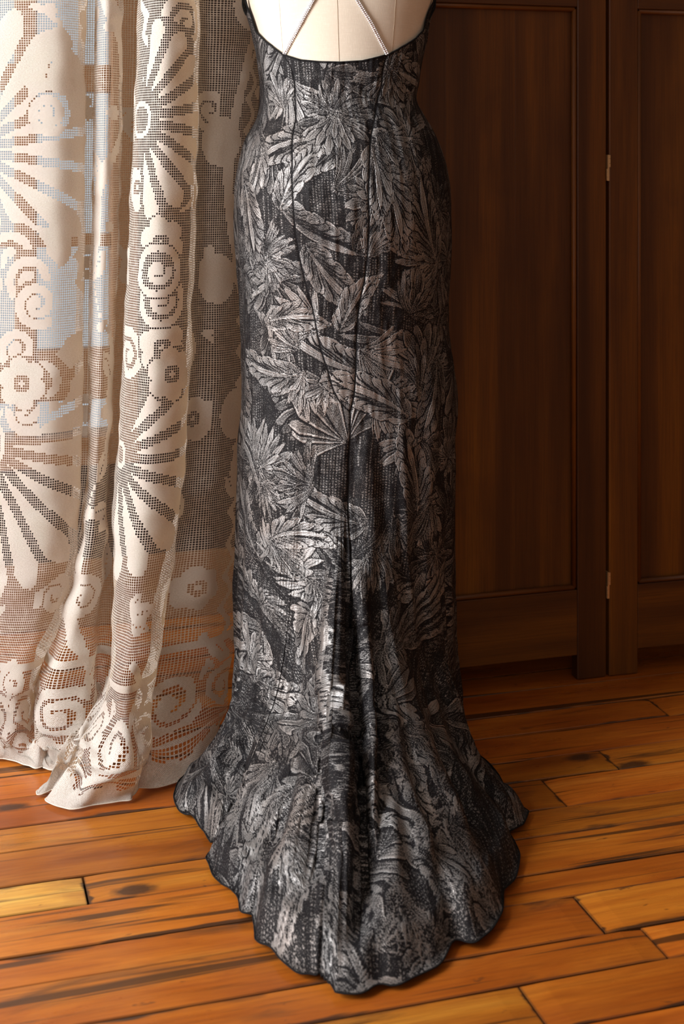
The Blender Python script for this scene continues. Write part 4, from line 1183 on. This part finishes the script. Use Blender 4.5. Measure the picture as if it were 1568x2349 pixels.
# bottom border: rows of scrolls above a solid hem band
yb = NRU-46
fill[yb-2:yb+1, :] = True
for i, x in enumerate(range(0, NCU, 21)):
    disc(x, NRU-25, 12.5, False); scroll(x, NRU-25, 11, 1.7, 1.7, i, 1 if i % 2 else -1)
    leafc(x+10, NRU-40, D_(75), 22, 4.0)
band = (NRU-CV) < (6.5+1.0*np.sin(CU*.9)); fill[band] = True
gapr = ((NRU-CV) < 9.5) & ((NRU-CV) > 7.5); fill[gapr] = False
fill[(NRU-CV < 11.5) & (NRU-CV > 9.5)] = True

me = bpy.data.meshes.new('lace_curtain')
idx = np.arange((NRU+1)*(NCU+1)).reshape(NRU+1, NCU+1)
F4 = np.stack([idx[:-1, :-1], idx[1:, :-1], idx[1:, 1:], idx[:-1, 1:]], -1).reshape(-1, 4)
me.vertices.add(idx.size); me.vertices.foreach_set('co', np.stack([CXg, CYg, CZg], -1).astype(np.float32).ravel())
me.loops.add(F4.size); me.loops.foreach_set('vertex_index', F4.astype(np.int32).ravel())
me.polygons.add(len(F4)); me.polygons.foreach_set('loop_start', np.arange(0, F4.size, 4, dtype=np.int32))
me.polygons.foreach_set('use_smooth', np.ones(len(F4), bool))
uvl = me.uv_layers.new(name='UVMap')
uu, vv = np.meshgrid(np.arange(NCU+1), np.arange(NRU+1)); uvs = np.stack([uu, vv], -1).reshape(-1, 2)[F4.ravel()]
uvl.data.foreach_set('uv', uvs.astype(np.float32).ravel())
at_ = me.attributes.new('filled', 'FLOAT', 'FACE'); at_.data.foreach_set('value', fill.ravel().astype(np.float32))
me.materials.append(M_LACE); me.update(calc_edges=True)
curtain = link(bpy.data.objects.new('lace_curtain', me))
tag(curtain, 'cream net lace curtain hanging in deep folds left of the black dress, pooling on floor', 'curtain')
# cord along the selvedge of the hem
bm = bmesh.new(); pts = [(CXg[-1, i], CYg[-1, i], CZg[-1, i]+.0005) for i in range(0, NCU+1, 2)]
add_tube(bm, pts, .0010, 6)
M_CORD = simple('cream_cord', (0.62, 0.56, 0.48), 0.9)
o = bm_obj('hem_cord', bm, M_CORD, curtain, smooth=True)
# rail the curtain hangs from
zt = 2.302
bm = bmesh.new(); a = Vector((-.80, 2.37, zt+.012)); b = Vector((-.06, 2.42, zt+.012)); a2 = a+(a-b)*.6; b2 = b+(b-a)*.5
add_tube(bm, [a2, b2], .011, 16)
rod = bm_obj('curtain_rod', bm, M_BRASS, None, smooth=True); tag(rod, 'round brass rod the cream lace curtain hangs from', 'curtain rod')
for e_ in (a2, b2):
    bm = bmesh.new(); add_tube(bm, [e_, Vector((e_.x, e_.y, ZC))], .006, 10); bm_obj('hanger', bm, M_BRASS, rod, smooth=True)
